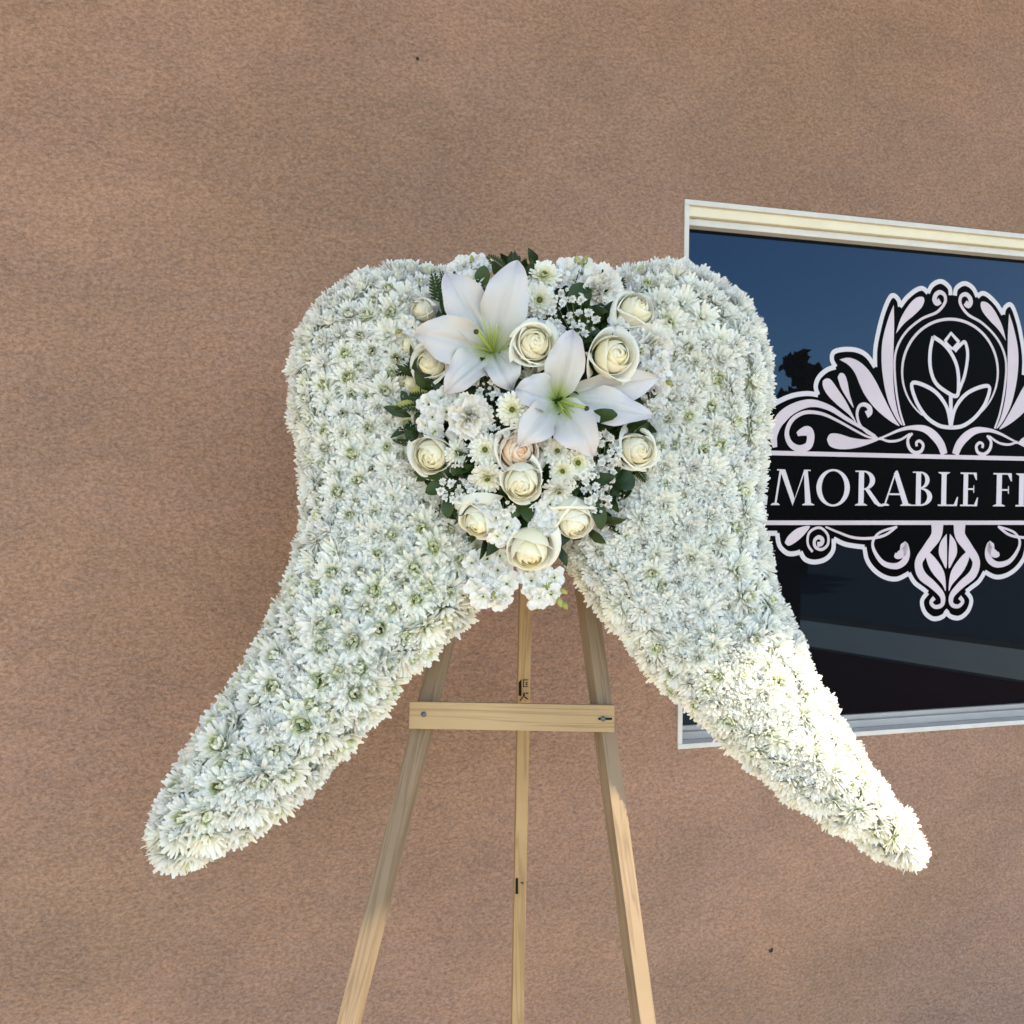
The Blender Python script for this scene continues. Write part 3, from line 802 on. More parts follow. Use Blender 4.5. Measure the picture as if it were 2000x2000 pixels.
def build_wing(name, out, label, mix, pitch, covered, grow=0.0):
    wg = Wing(out)
    cx, cy = wg.poly.mean(0)
    root = thing(name, label, 'flower wing', Matrix.Translation(P(cx, cy, d0(cy))), 'pair of flower wings on the easel')
    bpy.context.view_layer.update()
    RI = root.matrix_world.inverted()
    # foam body
    lo = wg.poly.min(0); hi = wg.poly.max(0)
    st = 14.0
    xs = np.arange(lo[0], hi[0] + st, st); ys = np.arange(lo[1], hi[1] + st, st)
    gx, gy = np.meshgrid(xs, ys)
    dd = wg.dist(np.stack([gx.ravel(), gy.ravel()], 1)).reshape(gx.shape)
    ok = dd > wg.INSET - 4
    idx = -np.ones(gx.shape, int); v = []; nfront = int(ok.sum())
    c = 0
    for i in range(gx.shape[0]):
        for j in range(gx.shape[1]):
            if ok[i, j]:
                idx[i, j] = c; c += 1
                v.append(P(gx[i, j], gy[i, j], d0(gy[i, j]) - float(wg.h(dd[i, j])) + 0.016))
    for i in range(gx.shape[0]):
        for j in range(gx.shape[1]):
            if ok[i, j]: v.append(P(gx[i, j], gy[i, j], d0(gy[i, j]) + 0.05))
    f = []; ec = {}
    for i in range(gx.shape[0] - 1):
        for j in range(gx.shape[1] - 1):
            q = (idx[i, j], idx[i+1, j], idx[i+1, j+1], idx[i, j+1])
            if min(q) >= 0:
                f.append(q); f.append(tuple(k + nfront for k in q[::-1]))
                for k in range(4):
                    e = (q[k], q[(k+1) % 4])
                    if (e[1], e[0]) in ec: del ec[(e[1], e[0])]
                    else: ec[e] = 1
    for a, b in ec: f.append((b, a, a + nfront, b + nfront))
    link('foam_base', mesh_of('foam_base', v, f, M_foam), root, RI)
    # flower heads: rim rings, then the face
    pts = []
    per = 0.0
    A, B = wg.a, wg.b
    cont = []
    for a, b in zip(A, B):
        n = max(1, int(np.linalg.norm(b - a) / 3))
        for k in range(n):
            p = a + (b - a) * k / n
            g = wg.grad(p)
            cont.append(p + g * wg.INSET)
    cont = np.array(cont)
    cd_ = wg.dist(cont)
    cont = cont[cd_ > wg.INSET * 0.8]
    # drop rim heads tucked behind the bouquet
    def hidden(p): return covered(p[0], p[1])
    def big(y): return 1 + grow * min(1, max(0, (y - 1020) / 200))
    heads = []
    for hh, tilt, sp in ((0.0, 62, pitch * 0.92), (-0.032, 92, pitch * 1.0)):
        last = None
        for p in cont:
            if hidden(p): continue
            if last is None or np.linalg.norm(p - last) > sp * big(p[1]) * random.uniform(.92, 1.08):
                heads.append((p[0], p[1], hh, tilt)); last = p
    acc = [(h[0], h[1], h[2] / MM) for h in heads if h[2] == 0.0]
    tries = np.stack([RNG.uniform(lo[0], hi[0], 40000), RNG.uniform(lo[1], hi[1], 40000)], 1)
    td = wg.dist(tries)
    sel = td > wg.INSET + 2
    arr = np.array(acc)
    for p, d in zip(tries[sel], td[sel]):
        if hidden(p): continue
        hz = float(wg.h(d))
        p3 = np.array((p[0], p[1], hz / MM))
        if ((arr - p3) ** 2).sum(1).min() > (pitch * 0.82 * big(p[1])) ** 2:
            arr = np.vstack([arr, p3])
            q = min((d - wg.INSET) / wg.RND, 1)
            heads.append((p[0], p[1], hz, 58 * (1 - q) ** 1.1))
    heads.sort(key=lambda h: h[3] > 90)            # heads on the back rim last
    rest = MB2()
    for n_, (x, y, hh, tilt) in enumerate(heads):
        g = wg.grad((x, y))
        outw = -(RT * g[0] - UP * g[1])
        nrm_ = (-FW * math.cos(rad(tilt)) + outw * math.sin(rad(tilt)))
        if outw.length < .1: nrm_ = -FW
        jit = Vector((random.gauss(0, .13), random.gauss(0, .13), random.gauss(0, .13)))
        kind = mix(x, y)
        sc = random.choice((random.uniform(.64, .78), random.uniform(.72, .94))) * big(y)
        loc = P(x, y, d0(y) - hh + 0.010 + random.uniform(-.004, .005))
        M = frame(loc, nrm_ + jit, random.random() * 6.28, sc)
        me = random.choice(MUMS[kind])
        if n_ < 300: link('chrysanthemum', me, root, RI @ M)
        else: rest.add(me, RI @ M)
    print(name, len(heads), 'heads')
    if rest.n:
        o = link('chrysanthemum_mass', rest.mesh(), root); o['kind'] = 'stuff'
    return root

class MB2:
    """joins copies of flower heads into one mesh"""
    def __init__(s): s.v, s.f, s.t, s.m, s.n = [], [], [], [], 0
    def add(s, me, M):
        n = len(me.vertices)
        co = np.empty(n * 3); me.vertices.foreach_get('co', co); co = co.reshape(-1, 3)
        A = np.array(M); co = co @ A[:3, :3].T + A[:3, 3]
        t = np.empty(n); me.attributes['tint'].data.foreach_get('value', t)
        b = sum(len(x) for x in s.v)
        s.v.append(co); s.t.append(t); s.n += 1
        for p in me.polygons: s.f.append([b + i for i in p.vertices]); s.m.append(p.material_index)
    def mesh(s):
        return mesh_of('chrysanthemum_mass', np.vstack(s.v), s.f, None, True, np.concatenate(s.t), [M_mum, M_eye], s.m)

def in_bouquet(x, y):
    return ((x - 1032) / 205) ** 2 + ((y - 785) / 238) ** 2 < 1 or ((x - 1020) / 70) ** 2 + ((y - 1060) / 60) ** 2 < 1
def mix_left(x, y):
    p = 0.42 if y < 1050 else 0.92
    r = random.random()
    return 'open' if r < p else ('loose' if r < p + (1 - p) * 0.45 else 'full')
def mix_right(x, y):
    r = random.random()
    return 'open' if r < 0.2 else ('loose' if r < 0.5 else 'full')
build_wing('flower_wing', left_out, 'shaded wing of white chrysanthemums with many green eyes showing, its tip pointing down left', mix_left, 35.5, in_bouquet, 0.36)
build_wing('flower_wing', right_out, 'wing of dense white chrysanthemums with a sunlit lower tip, overlapping the dark window', mix_right, 35, in_bouquet)
# ------------------------------------------------------------------ the bouquet: flower meshes
def bd(x, y):
    r2 = ((x - 1035) / 240) ** 2 + ((y - 800) / 310) ** 2
    return d0(y) - 0.060 - 0.050 * max(0.0, 1 - r2)

def rose_petals(seed, mat, n=19, pmax=54, open_=1.0):
    """petals lie on nested shells; each inner shell stands higher and closes nearer the top"""
    R = random.Random(seed)
    out = []
    for k in range(n):
        f = k / (n - 1)
        A = k * 2.39996 + R.uniform(-.3, .3)
        Rk = .0085 + .0250 * f ** 0.92 + R.uniform(-.0004, .0004)
        phi = rad(2 + pmax * f ** 0.9 + R.uniform(-4, 4)) if k else 0.0
        zc = .0195 * (1 - f ** 1.05)
        span = rad(215 - 75 * min(1, f * 1.25)) if k > 1 else rad(350)
        outer = max(0, (f - .55) / .45)
        lip = (0 if k < 3 else .0018 + .0012 * f) + .0150 * open_ * outer ** 1.4 * R.uniform(.4, 1.4)
        peak = R.uniform(-4, 10) * (f > .35) + 12 * outer * R.uniform(.3, 1.2)
        roll = .0060 * outer * R.uniform(.4, 1.3)
        mb = MB(); rows, tn = [], []
        nj, ni = 11, 12
        for j in range(nj + 1):
            row = []; trow = []
            for i in range(ni + 1):
                s = 2 * i / ni - 1
                top = phi + rad(26) * abs(s) ** 2.6 * (1.2 - .4 * f) * (k > 0) - rad(peak) * (1 - abs(s)) ** 1.5
                a = rad(128) + (top - rad(128)) * (j / nj)
                q0 = .70 - .22 * outer
                q = max(0.0, (j / nj - q0) / (1 - q0))
                rr = Rk * (1 + .055 * s)
                r = rr * math.sin(a); z = rr * 1.08 * math.cos(a) + zc
                r += lip * q ** 2.2 * (1 - .25 * s * s) + roll * q * s * s
                z -= roll * .8 * q * s * s
                z += (.0009 - .85 * lip * q) * q ** 2 + .0007 * math.sin(4 * s + 2.2 * k) * q * (f > .3)
                an = A + s * span / 2
                row.append((r * math.cos(an), r * math.sin(an), z - .012))
                trow.append(min(1, f * .55 + .45 * q ** .7 * (.35 + .65 * f)))
            rows.append(row); tn.append(trow)
        mb.grid(rows, tn)
        out.append(mb.mesh('petal', [mat]))
    return out
def fan(mb, phi, L, W, elev, curl, r0, z0, ruf, R, teeth=.002, nl=4, nc=8, t0=0.0, base=.22):
    r, z = r0, z0
    rows, tn = [], []
    ca, sa = math.cos(phi), math.sin(phi)
    p1, p2, fq = R.uniform(0, 6), R.uniform(0, 6), R.uniform(3.2, 5.2)
    for i in range(nl + 1):
        t = i / nl
        a = elev + curl * t
        if i: r += math.cos(a) * L / nl; z += math.sin(a) * L / nl
        wd = W * (base + (1 - base) * math.sin(t * math.pi * .56)) / 2
        row = []
        for j in range(nc + 1):
            s = 2 * j / nc - 1
            u = ruf * t * t * (math.sin(fq * s + p1) + .5 * math.sin(2.3 * fq * s + p2))
            dr = -.35 * L * abs(s) ** 2.6 * t ** 2 * .8
            if i == nl: dr += teeth * (1 if j % 2 else -1)
            rr = r + dr * math.cos(a) - math.sin(a) * u
            zz = z + dr * math.sin(a) + math.cos(a) * u
            y = s * wd
            row.append((rr * ca - y * sa, rr * sa + y * ca, zz))
        rows.append(row); tn.append(t0 + (1 - t0) * t)
    mb.grid(rows, tn)

def carnation_petals(seed):
    R = random.Random(seed); out = []
    for k, (n, L, W, el, cu) in enumerate(((8, .036, .034, 12, 16), (7, .033, .032, 32, 14), (6, .031, .028, 52, 8), (5, .029, .024, 70, 4), (3, .028, .02, 84, 0))):
        for i in range(n):
            mb = MB()
            fan(mb, 6.283 * (i + R.uniform(-.3, .3)) / n + k * .7, L * R.uniform(.88, 1.08), W * R.uniform(.85, 1.1), rad(el + R.uniform(-9, 9)), rad(cu + R.uniform(-14, 14)), .001, 0, .0042 if k < 4 else .003, R, .0016, 5, 10, .1)
            out.append(mb.mesh('petal', [M_carn]))
    return out
CARN = [carnation_petals(2), carnation_petals(9)]

def floret(seed):
    R = random.Random(seed); mb = MB()
    for k, (n, L, W, el) in enumerate(((5, .019, .017, 8), (4, .016, .015, 34), (3, .012, .012, 60))):
        for i in range(n):
            fan(mb, 6.283 * (i + R.uniform(-.25, .25)) / n + k * .6, L * R.uniform(.85, 1.1), W * R.uniform(.9, 1.1), rad(el + R.uniform(-12, 12)), rad(R.uniform(-30, 25)), .0006, 0, .0022, R, .0004, 4, 6, 0.0)
    dome(mb, .0018, .002, 6, 1, .001)
    return mb.mesh('floret', [M_stock, M_eye])
FLORETS = [floret(i) for i in range(6)]
def bud():
    mb = MB(); rows = []; tn = []
    for i in range(7):
        t = i / 6; r = .0042 * math.sin(math.pi * (t * .88 + .06)) ; 
        rows.append([(r * math.cos(a), r * math.sin(a), .014 * t) for a in np.linspace(0, 6.283, 8)]); tn.append(t)
    mb.grid(rows, tn)
    return mb.mesh('bud', [M_leafy])
BUD = bud()

def button(seed):
    R = random.Random(seed); mb = MB()
    for k, (n, L, W, el, cu) in enumerate(((24, .0195, .0052, -8, 14), (22, .0180, .0050, 8, 16), (20, .0155, .0046, 24, 16), (16, .0125, .0042, 40, 16), (12, .009, .0036, 54, 20))):
        for i in range(n):
            strap(mb, 6.283 * (i + R.uniform(-.25, .25)) / n + k, L * R.uniform(.88, 1.1), W, rad(el + R.uniform(-8, 8)), rad(cu + R.uniform(-10, 10)), .0022, .0008 * k, .3, 4, .28 - .06 * k, 1.0 - .06 * k, R.uniform(-.3, .3), 1.1)
    return mb.mesh('petals', [M_but])
def eye_mesh():
    mb = MB(); dome(mb, .0036, .0024, 10, 0, .0062); return mb.mesh('eye', [M_eye])
BUTTONS = [button(i) for i in range(4)]; EYE = eye_mesh()

def breath(seed):
    R = random.Random(seed); mb = MB()
    for k, (n, L, el) in enumerate(((9, .0052, 10), (8, .0048, 36), (6, .0042, 60), (4, .0036, 80))):
        for i in range(n):
            fan(mb, 6.283 * (i + R.uniform(-.25, .25)) / n + k, L * R.uniform(.8, 1.1), .0030, rad(el + R.uniform(-14, 14)), rad(R.uniform(-15, 30)), .0003, 0, .0006, R, .0004, 2, 3, .15)
    return mb.mesh('blossom', [M_breath])
BREATH = [breath(i) for i in range(4)]

def leaf_mesh(name, B, T, wdt, face, mat, droop=.15, fold=.25, nl=8, wave=.03, blunt=0.0):
    """a leaf blade from B to T (world), folded along its midrib, returned with its origin at B"""
    ax = T - B; L = ax.length; y = ax / L
    z = (face - y * face.dot(y)).normalized(); x = y.cross(z)
    mb = MB(); rows = []; tn = []
    for i in range(nl + 1):
        t = i / nl
        wd = wdt / 2 * (math.sin(math.pi * min(1, t * .92 + .05)) ** .75 if not blunt else max(.04, math.sin(math.pi * (t * .9 + .05)) ** .45))
        if i == nl: wd *= .1 if not blunt else .35
        row = []
        for s in (-1, -.5, 0, .5, 1):
            p = y * (L * t) + x * (s * wd) + z * (fold * abs(s) * wd + droop * L * (4 * t * (1 - t)) * .5 + wave * wdt * math.sin(9 * t + 2 * s) * abs(s))
            row.append(tuple(p))
        rows.append(row); tn.append(t)
    mb.grid(rows, tn)
    v = mb.v
    k = len(mb.v)                                   # raised midrib
    for i in range(nl):
        t = i / nl
    return mb.mesh(name, [mat])

def fern_mesh(B, T, wdt, face, mat):
    ax = T - B; L = ax.length; y = ax / L
    z = (face - y * face.dot(y)).normalized(); x = y.cross(z)
    v, f = [], []
    n = 8
    def pt(a, b, c=0.0): return tuple(y * a + x * b + z * c)
    arch = lambda a: .10 * L * math.sin(math.pi * min(a / L, 1))
    for i in range(n):
        t = i / n
        wd = wdt / 2 * (1 - .75 * t) * (0.75 + .25 * math.sin(3 * t))
        for sd in (-1, 1):
            a0 = L * (t + .02)
            b = len(v); m = 4
            for k in range(m + 1):
                q = k / m
                a = a0 + wd * q * .62; o = sd * wd * q
                h = L / n * .95 * (1 - q) ** .5 + .0008
                c = arch(a) - .15 * wd * q
                v += [pt(a - h * .5, o, c), pt(a + h * .75, o + sd * h * .25, c + .0006)]
                if k:
                    j = b + 2 * (k - 1)
                    f.append((j, j+1, j+3, j+2))
            # a tooth on each leaflet
            for k in (1, 2, 3):
                q = k / m; a = a0 + wd * q * .62; o = sd * wd * q; h = L / n * .5
                j = len(v); v += [pt(a, o, arch(a)), pt(a + h * 1.35, o + sd * h * .8, arch(a)), pt(a + h * .5, o + sd * wd * .22, arch(a))]
                f.append((j, j+1, j+2))
    j = len(v); r = .0007
    v += [pt(0, -r), pt(0, r), pt(L * 1.02, 0, 0)]
    f.append((j, j+1, j+2))
    return mesh_of('fern_frond', v, f, mat, False)

def nrm(tx, ty): return (-FW + RT * tx + UP * ty).normalized()

# ------------------------------------------------------------------ foliage packed behind the flowers
def foliage():
    R = random.Random(4)
    v, f, mi = [], [], []
    # dark body
    n, m = 26, 9
    for j in range(m + 1):
        q = j / m
        for k in range(n):
            a = 2 * math.pi * k / n
            x, y = 1035 + 205 * q * math.cos(a), 795 + 262 * q * math.sin(a)
            v.append(tuple(P(x, y, d0(y) - .012 - .045 * math.sqrt(max(0, 1 - q * q)))))
    for j in range(m):
        for k in range(n):
            a = j * n + k; b = j * n + (k + 1) % n
            f.append((a, b, b + n, a + n))
    mi += [0] * len(f)
    for _ in range(900):
        a, q = R.random() * 6.283, math.sqrt(R.random()) * 1.04
        x, y = 1033 + 222 * q * math.cos(a), 800 + 262 * q * math.sin(a)
        p = P(x, y, d0(y) - .030 - .045 * math.sqrt(max(0, 1 - min(1, q) ** 2)) - R.uniform(0, .034))
        th = R.random() * 6.283
        dr = RT * math.cos(th) + UP * math.sin(th) - FW * R.uniform(-.2, .8)
        dr.normalize()
        L, W = R.uniform(.022, .05), R.uniform(.010, .022)
        nn = (-FW + RT * R.uniform(-.9, .9) + UP * R.uniform(-.9, .9))
        z = (nn - dr * nn.dot(dr)).normalized(); x_ = dr.cross(z)
        b = len(v)
        for t, ww in ((0, .1), (.3, .8), (.6, 1), (.85, .55), (1, .03)):
            for s in (-1, 0, 1):
                v.append(tuple(p + dr * (L * t) + x_ * (s * ww * W / 2) + z * (abs(s) * ww * W * .15 + .1 * L * math.sin(3.1 * t))))
        for i in range(4):
            for j in range(2):
                k = b + 3 * i + j
                f.append((k, k + 1, k + 4, k + 3)); mi.append(R.choice((0, 0, 1)))
    me = mesh_of('leaves', v, f, None, True, None, [M_leaf, M_leaf2], mi)
    tag(link('leaves', me), 'dark green leaves packed between the flowers of the bouquet', 'foliage', None, 'stuff')
foliage()

# ------------------------------------------------------------------ roses
def put_rose(x, y, dia, tx, ty, label, kind=0, fwd=0.0, asp=1.0):
    rr = random.Random(int(x * 7 + y))
    meshes = rose_petals(int(x + 3 * y), M_blush if kind == 'b' else M_rose, rr.choice((17, 19, 21, 23)), rr.uniform(46, 60), rr.uniform(.6, 1.25))
    sc = dia / 97.0
    r = thing('rose', label, 'rose', frame(P(x, y, bd(x, y) - .012 - fwd), nrm(tx * 1.25 + rr.uniform(-.12, .12), ty * 1.2 + rr.uniform(-.12, .12)), random.random() * 6.28, sc) @ Matrix.Diagonal((1, rr.uniform(.88, 1.0), rr.uniform(.95, 1.15), 1)), 'roses of the bouquet')
    for m in meshes:
        link('petal', m, r, Matrix.Identity(4))
for a in (
    (838, 709, 80, -.30, .05, 'round cream rose at the left edge, under the left petal of the upper lily', 0, .018),
    (1044, 670, 88, .02, -.05, 'wide open cream rose in front of the right petal of the upper lily', 1, .045),
    (1201, 694, 102, .10, .02, 'largest cream rose, wide open above the right petal of the lower lily', 2, .062),
    (1243, 604, 90, .35, .30, 'cream rose at the upper right, turned up beside the ruffled carnation', 0, .015),
    (843, 890, 92, -.12, -.22, 'cream rose at the lower left, between stock blossoms and two small leaves', 1, .02),
    (1014, 880, 94, .05, -.15, 'blush peach rose in the middle, half covered by a lily petal', 'b', .012),
    (1019, 944, 88, .05, -.45, 'cream rose directly beneath the blush peach rose', 2, .03),
    (1246, 878, 88, .22, -.18, 'upright cream rose with tall outer petals beside the right wing', 0, .015),
    (934, 1020, 84, -.2, -.5, 'cream rose below the left baby\'s breath, facing down left', 1, .012),
    (1123, 1020, 86, .25, -.75, 'pale cream rose facing down beside the long dark leaf', 2, .012),
    (1034, 1080, 98, .0, -.70, 'lowest cream rose, hanging just above the easel leg', 1, .02),
    (822, 604, 58, -.75, .2, 'small half closed cream rose behind the top left lily petal', 2, -.005),
    (798, 672, 50, -.8, .0, 'small cream rosebud squeezed against the left wing, left of the round rose', 0, -.015),
    (800, 748, 52, -.7, -.2, 'cream rosebud seen from its side, below the round left rose', 1, -.015)):
    put_rose(*a)

# ------------------------------------------------------------------ lilies
def bez(p0, p1, p2, p3, t):
    u = 1 - t
    return p0 * u**3 + p1 * (3*u*u*t) + p2 * (3*u*t*t) + p3 * t**3
def lily(cx, cy, cdep, petals, label, fil, pist):
    C = P(cx, cy, cdep)
    root = thing('lily', label, 'lily', Matrix.Translation(C), 'two white lilies')
    R = random.Random(int(cx))
    for (tx, ty, dt, W, f1, f2, tw) in petals:
        T = P(tx, ty, dt) - C
        p1 = T * .28 - FW * f1; p2 = T * .72 - FW * f2
        mb = MB(); rows = []; tn = []
        nl, nc = 20, 24
        ph = R.uniform(0, 6)
        for i in range(nl + 1):
            t = i / nl
            p = bez(Vector((0, 0, 0)), p1, p2, T, t)
            e = .01
            tg = (bez(Vector((0, 0, 0)), p1, p2, T, min(1, t + e)) - bez(Vector((0, 0, 0)), p1, p2, T, max(0, t - e))).normalized()
            lat = tg.cross(FW); lat.normalize()
            n = lat.cross(tg); n.normalize()
            if n.dot(FW) > 0: n = -n
            lat = (lat * math.cos(tw) + n * math.sin(tw))
            n = lat.cross(tg).normalized()
            if n.dot(FW) > 0: n = -n
            wd = .93 * W / 2 * float(np.interp(t, (0, .12, .25, .45, .62, .8, .92, 1), (.20, .42, .76, 1.0, .92, .58, .26, .01)))
            row = []; trow = []
            for j in range(nc + 1):
                s = 2 * j / nc - 1
                o = .30 * wd * s * s * (1 - 1.5 * max(0, t - .45)) + (.30) * wd * math.sin(12 * t + ph + (0 if s > 0 else 1.9)) * abs(s) ** 3 * min(1, 3 * t)
                o -= .0034 * math.exp(-(s / .09) ** 2) * min(1, (1 - t) * 2.5) - .0012 * math.exp(-((abs(s) - .26) / .12) ** 2) * min(1, (1 - t) * 2)
                o += .00075 * math.cos(s * 21) * (1 - abs(s)) * (1 - t)
                o -= .42 * wd * max(0, abs(s) - .55) ** 1.5 * math.sin(min(1, t * 1.15) * math.pi) * (1.0 if s > 0 else .6)
                o -= .004 * max(0, t - .82) / .18 * (1 - abs(s))
                q = p + lat * (s * wd) + n * o
                row.append(tuple(q))
                trow.append(min(1, t * (1.0 + .35 * abs(s)) + .02))
            rows.append(row); tn.append(trow)
        mb.grid(rows, tn)
        link('petal', mb.mesh('petal', [M_lily]), root, Matrix.Identity(4))
    for (tx, ty, fwd) in fil:
        T = P(tx, ty, cdep - fwd) - C
        v, f = [], []
        pts = [bez(Vector((0, 0, 0)), T * .3 - FW * .012, T * .7 - FW * .010, T, k / 8) for k in range(9)]
        tube(v, f, pts, [.0017 - .0009 * k / 8 for k in range(9)], 6)
        link('stamen', mesh_of('stamen', v, f, M_fil, True), root, Matrix.Identity(4))
    T = P(*pist[:2], cdep - pist[2]) - C
    v, f = [], []
    pts = [bez(Vector((0, 0, 0)), T * .3 - FW * .014, T * .7 - FW * .014, T, k / 8) for k in range(9)]
    tube(v, f, pts, [.0026 - .0006 * k / 8 for k in range(9)], 7)
    ps = link('pistil', mesh_of('pistil', v, f, M_fil, True), root, Matrix.Identity(4))
    v, f = [], []
    tube(v, f, [T + FW * .003, T, T - FW * .0025], [.0022, .0040, .0022], 9)
    link('stigma', mesh_of('stigma', v, f, M_stig, True), ps, Matrix.Identity(4))

b1 = bd(960, 683)
lily(962, 688, b1 - .005, [
    (1012, 508, b1 - .030, .076, .026, .050, .14),
    (870, 530, b1 - .030, .072, .026, .046, .12),
    (1106, 640, b1 - .010, .064, .018, .026, -.1),
    (808, 654, b1 - .030, .078, .028, .056, -.2),
    (869, 768, b1 - .036, .064, .028, .052, .28),
    (1002, 764, b1 - .032, .060, .024, .048, -.2)],
    'larger white lily at the top left of the bouquet, its petals opened flat',
    [(932, 640, .060), (942, 622, .062), (955, 628, .05), (968, 632, .05), (975, 640, .045), (925, 676, .045)], (930, 648, .075))
b2 = bd(1090, 785)
lily(1088, 784, b2 + .004, [
    (1119, 643, b2 - .034, .062, .026, .052, -.15),
    (1291, 738, b2 + .004, .064, .012, .016, .4),
    (1278, 812, b2 - .012, .062, .018, .032, -.3),
    (1158, 893, b2 - .046, .072, .030, .058, .25),
    (1014, 874, b2 - .052, .058, .028, .056, -.25),
    (1006, 760, b2 - .034, .064, .024, .048, .28)],
    'smaller white lily right of the middle, its petals cupped and curling back',
    [(1128, 812, .05), (1136, 803, .048), (1122, 824, .046), (1108, 822, .05), (1130, 795, .05), (1100, 800, .045)], (1146, 798, .055))

# ------------------------------------------------------------------ button chrysanthemums
for i, (x, y, dia, tx, ty, label) in enumerate((
    (1002, 800, 56, -.2, -.1, 'small white button flower left of the lower lily, leftmost of three touching'),
    (1030, 830, 46, .1, -.55, 'button flower seen at a slant, beneath its two touching neighbours left of the lower lily'),
    (1052, 806, 50, .1, -.1, 'button flower half hidden by the left petal of the lower lily'),
    (948, 879, 55, -.05, .0, 'pure white button flower with a round green eye, left of the blush rose'),
    (893, 885, 46, .75, -.1, 'button flower turned sideways against the lower left rose'),
    (952, 931, 56, -.05, -.65, 'button flower tipped downward, left of the rose under the blush rose'),
    (1089, 882, 50, -.1, .1, 'upper left button flower of the trio under the lower lily'),
    (1127, 904, 54, .15, -.05, 'biggest button flower of the trio beneath the drooping lily petal'),
    (1099, 919, 46, -.1, -.3, 'lowest button flower of the trio under the lower lily'),
    (1090, 956, 52, .1, -.85, 'creamy button flower facing down, beside the rose beneath the blush rose'),
    (1053, 588, 62, .05, .0, 'large button flower with a green eye, above the wide open middle rose'),
    (1062, 540, 58, .1, .45, 'button flower at the top centre of the bouquet, tipped upward'),
    (1014, 564, 48, .3, .1, 'button flower beside the tall right petal of the upper lily'),
    (1008, 604, 44, .2, -.2, 'small greenish button flower tucked just below another, right of the tall lily petal'),
    (1048, 734, 60, .0, -.1, 'flat button flower beneath the wide open middle rose, between the lilies'))):
    fwd = .004 if (x, y) == (1052, 806) else -.008 if (x, y) == (1048, 734) else (.030 if 780 < y < 850 else .02)
    r = thing('button_chrysanthemum', label, 'chrysanthemum', frame(P(x, y, bd(x, y) - fwd), nrm(tx, ty), random.random() * 6, dia / 46.0), 'button chrysanthemums of the bouquet')
    link('petals', BUTTONS[i % 4], r, Matrix.Identity(4)); link('eye', EYE, r, Matrix.Identity(4))

# ------------------------------------------------------------------ carnations
for i, (x, y, dia, tx, ty, fwd, label) in enumerate((
    (1172, 566, 86, .15, .15, .012, 'ruffled white carnation at the top right, beside a dark cupped leaf'),
    (918, 812, 84, .0, -.2, .030, 'ruffled cream carnation left of the middle, above the white button flower'),
    (1268, 676, 96, .5, .0, .0, 'white carnation against the right wing, right of the largest rose'),
    (1270, 760, 74, .45, -.1, .0, 'cream carnation at the right edge, behind the right lily petals'))):
    r = thing('carnation', label, 'carnation', frame(P(x, y, bd(x, y) + .004 - fwd), nrm(tx, ty), random.random() * 6, dia / 80.0), 'carnations of the bouquet')
    for m in CARN[i % 2]: link('petal', m, r, Matrix.Identity(4))

# ------------------------------------------------------------------ stock blossoms
def stock(label, fl, buds=(), fwd=.015):
    x0, y0 = fl[0][:2]
    r = thing('stock_flower', label, 'stock flower', Matrix.Translation(P(x0, y0, bd(x0, y0))), 'white stock flowers of the bouquet')
    RI = Matrix.Translation(-P(x0, y0, bd(x0, y0)))
    for (x, y, dia, tx, ty) in fl:
        link('floret', random.choice(FLORETS), r, RI @ frame(P(x, y, min(bd(x, y), d0(y) - .035) - fwd), nrm(tx, ty), random.random() * 6, dia / 44.0))
    for (x, y, tx, ty, s) in buds:
        link('bud', BUD, r, RI @ frame(P(x, y, min(bd(x, y), d0(y) - .03) - fwd), nrm(tx * 3, ty * 3), 0, s))
stock('pale stock blossoms left of the cream carnation, above the lower left rose',
      [(838, 790, 48, -.2, .2), (862, 778, 44, 0, .4), (845, 815, 44, -.3, -.1), (832, 830, 36, -.5, -.3), (872, 805, 44, .2, 0), (850, 842, 38, -.1, -.5), (885, 786, 40, .2, .3)], [(842, 838, .2, -.6, .8)], .022)
stock('white stock blossoms between the two lower roses on the left of the dark gap',
      [(990, 1030, 56, .0, -.2), (972, 1046, 46, -.2, -.4), (970, 1012, 44, -.2, .3), (1004, 1050, 40, .2, -.3)], (), .022)
stock('white stock blossoms right of the dark gap, beside the down facing rose',
      [(1066, 1014, 56, .0, .0), (1052, 1034, 48, -.2, -.4), (1083, 1030, 42, .3, -.2), (1074, 986, 48, .1, .3), (1052, 1000, 42, -.3, .2)], [(1090, 1006, .3, .2, .9)], .018)
stock('cascade of white stock blossoms at the lower left, reaching down to the wing\'s inner edge',
      [(952, 1092, 50, -.2, .1), (972, 1114, 52, .1, .1), (944, 1122, 46, -.4, 0), (990, 1140, 50, .2, -.3), (944, 1164, 52, -.2, -.5), (966, 1150, 44, 0, -.3), (922, 1100, 44, -.5, .1), (976, 1086, 40, .2, .2), (928, 1146, 40, -.5, -.2), (972, 1178, 36, .1, -.8), (985, 1165, 40, .2, -.6)],
      [(962, 1150, .1, -.9, 1.3), (968, 1160, .2, -1, 1.1), (952, 1142, -.1, -.8, 1.0)], .0)
stock('stock blossoms with green buds hanging lowest, right of the easel\'s middle leg',
      [(1038, 1134, 48, .0, -.2), (1060, 1118, 44, .3, 0), (1052, 1166, 50, -.1, -.6), (1076, 1160, 44, .3, -.6), (1082, 1128, 44, .5, -.1), (1040, 1156, 38, -.3, -.5), (1030, 1112, 42, 0, 0)],
      [(1070, 1132, .2, -.8, 1.5), (1090, 1166, .3, -.9, 1.2), (1098, 1174, .5, -.8, 1.1), (1062, 1140, .0, -1, 1.3), (1094, 1150, .6, -.4, 1.0)], .0)
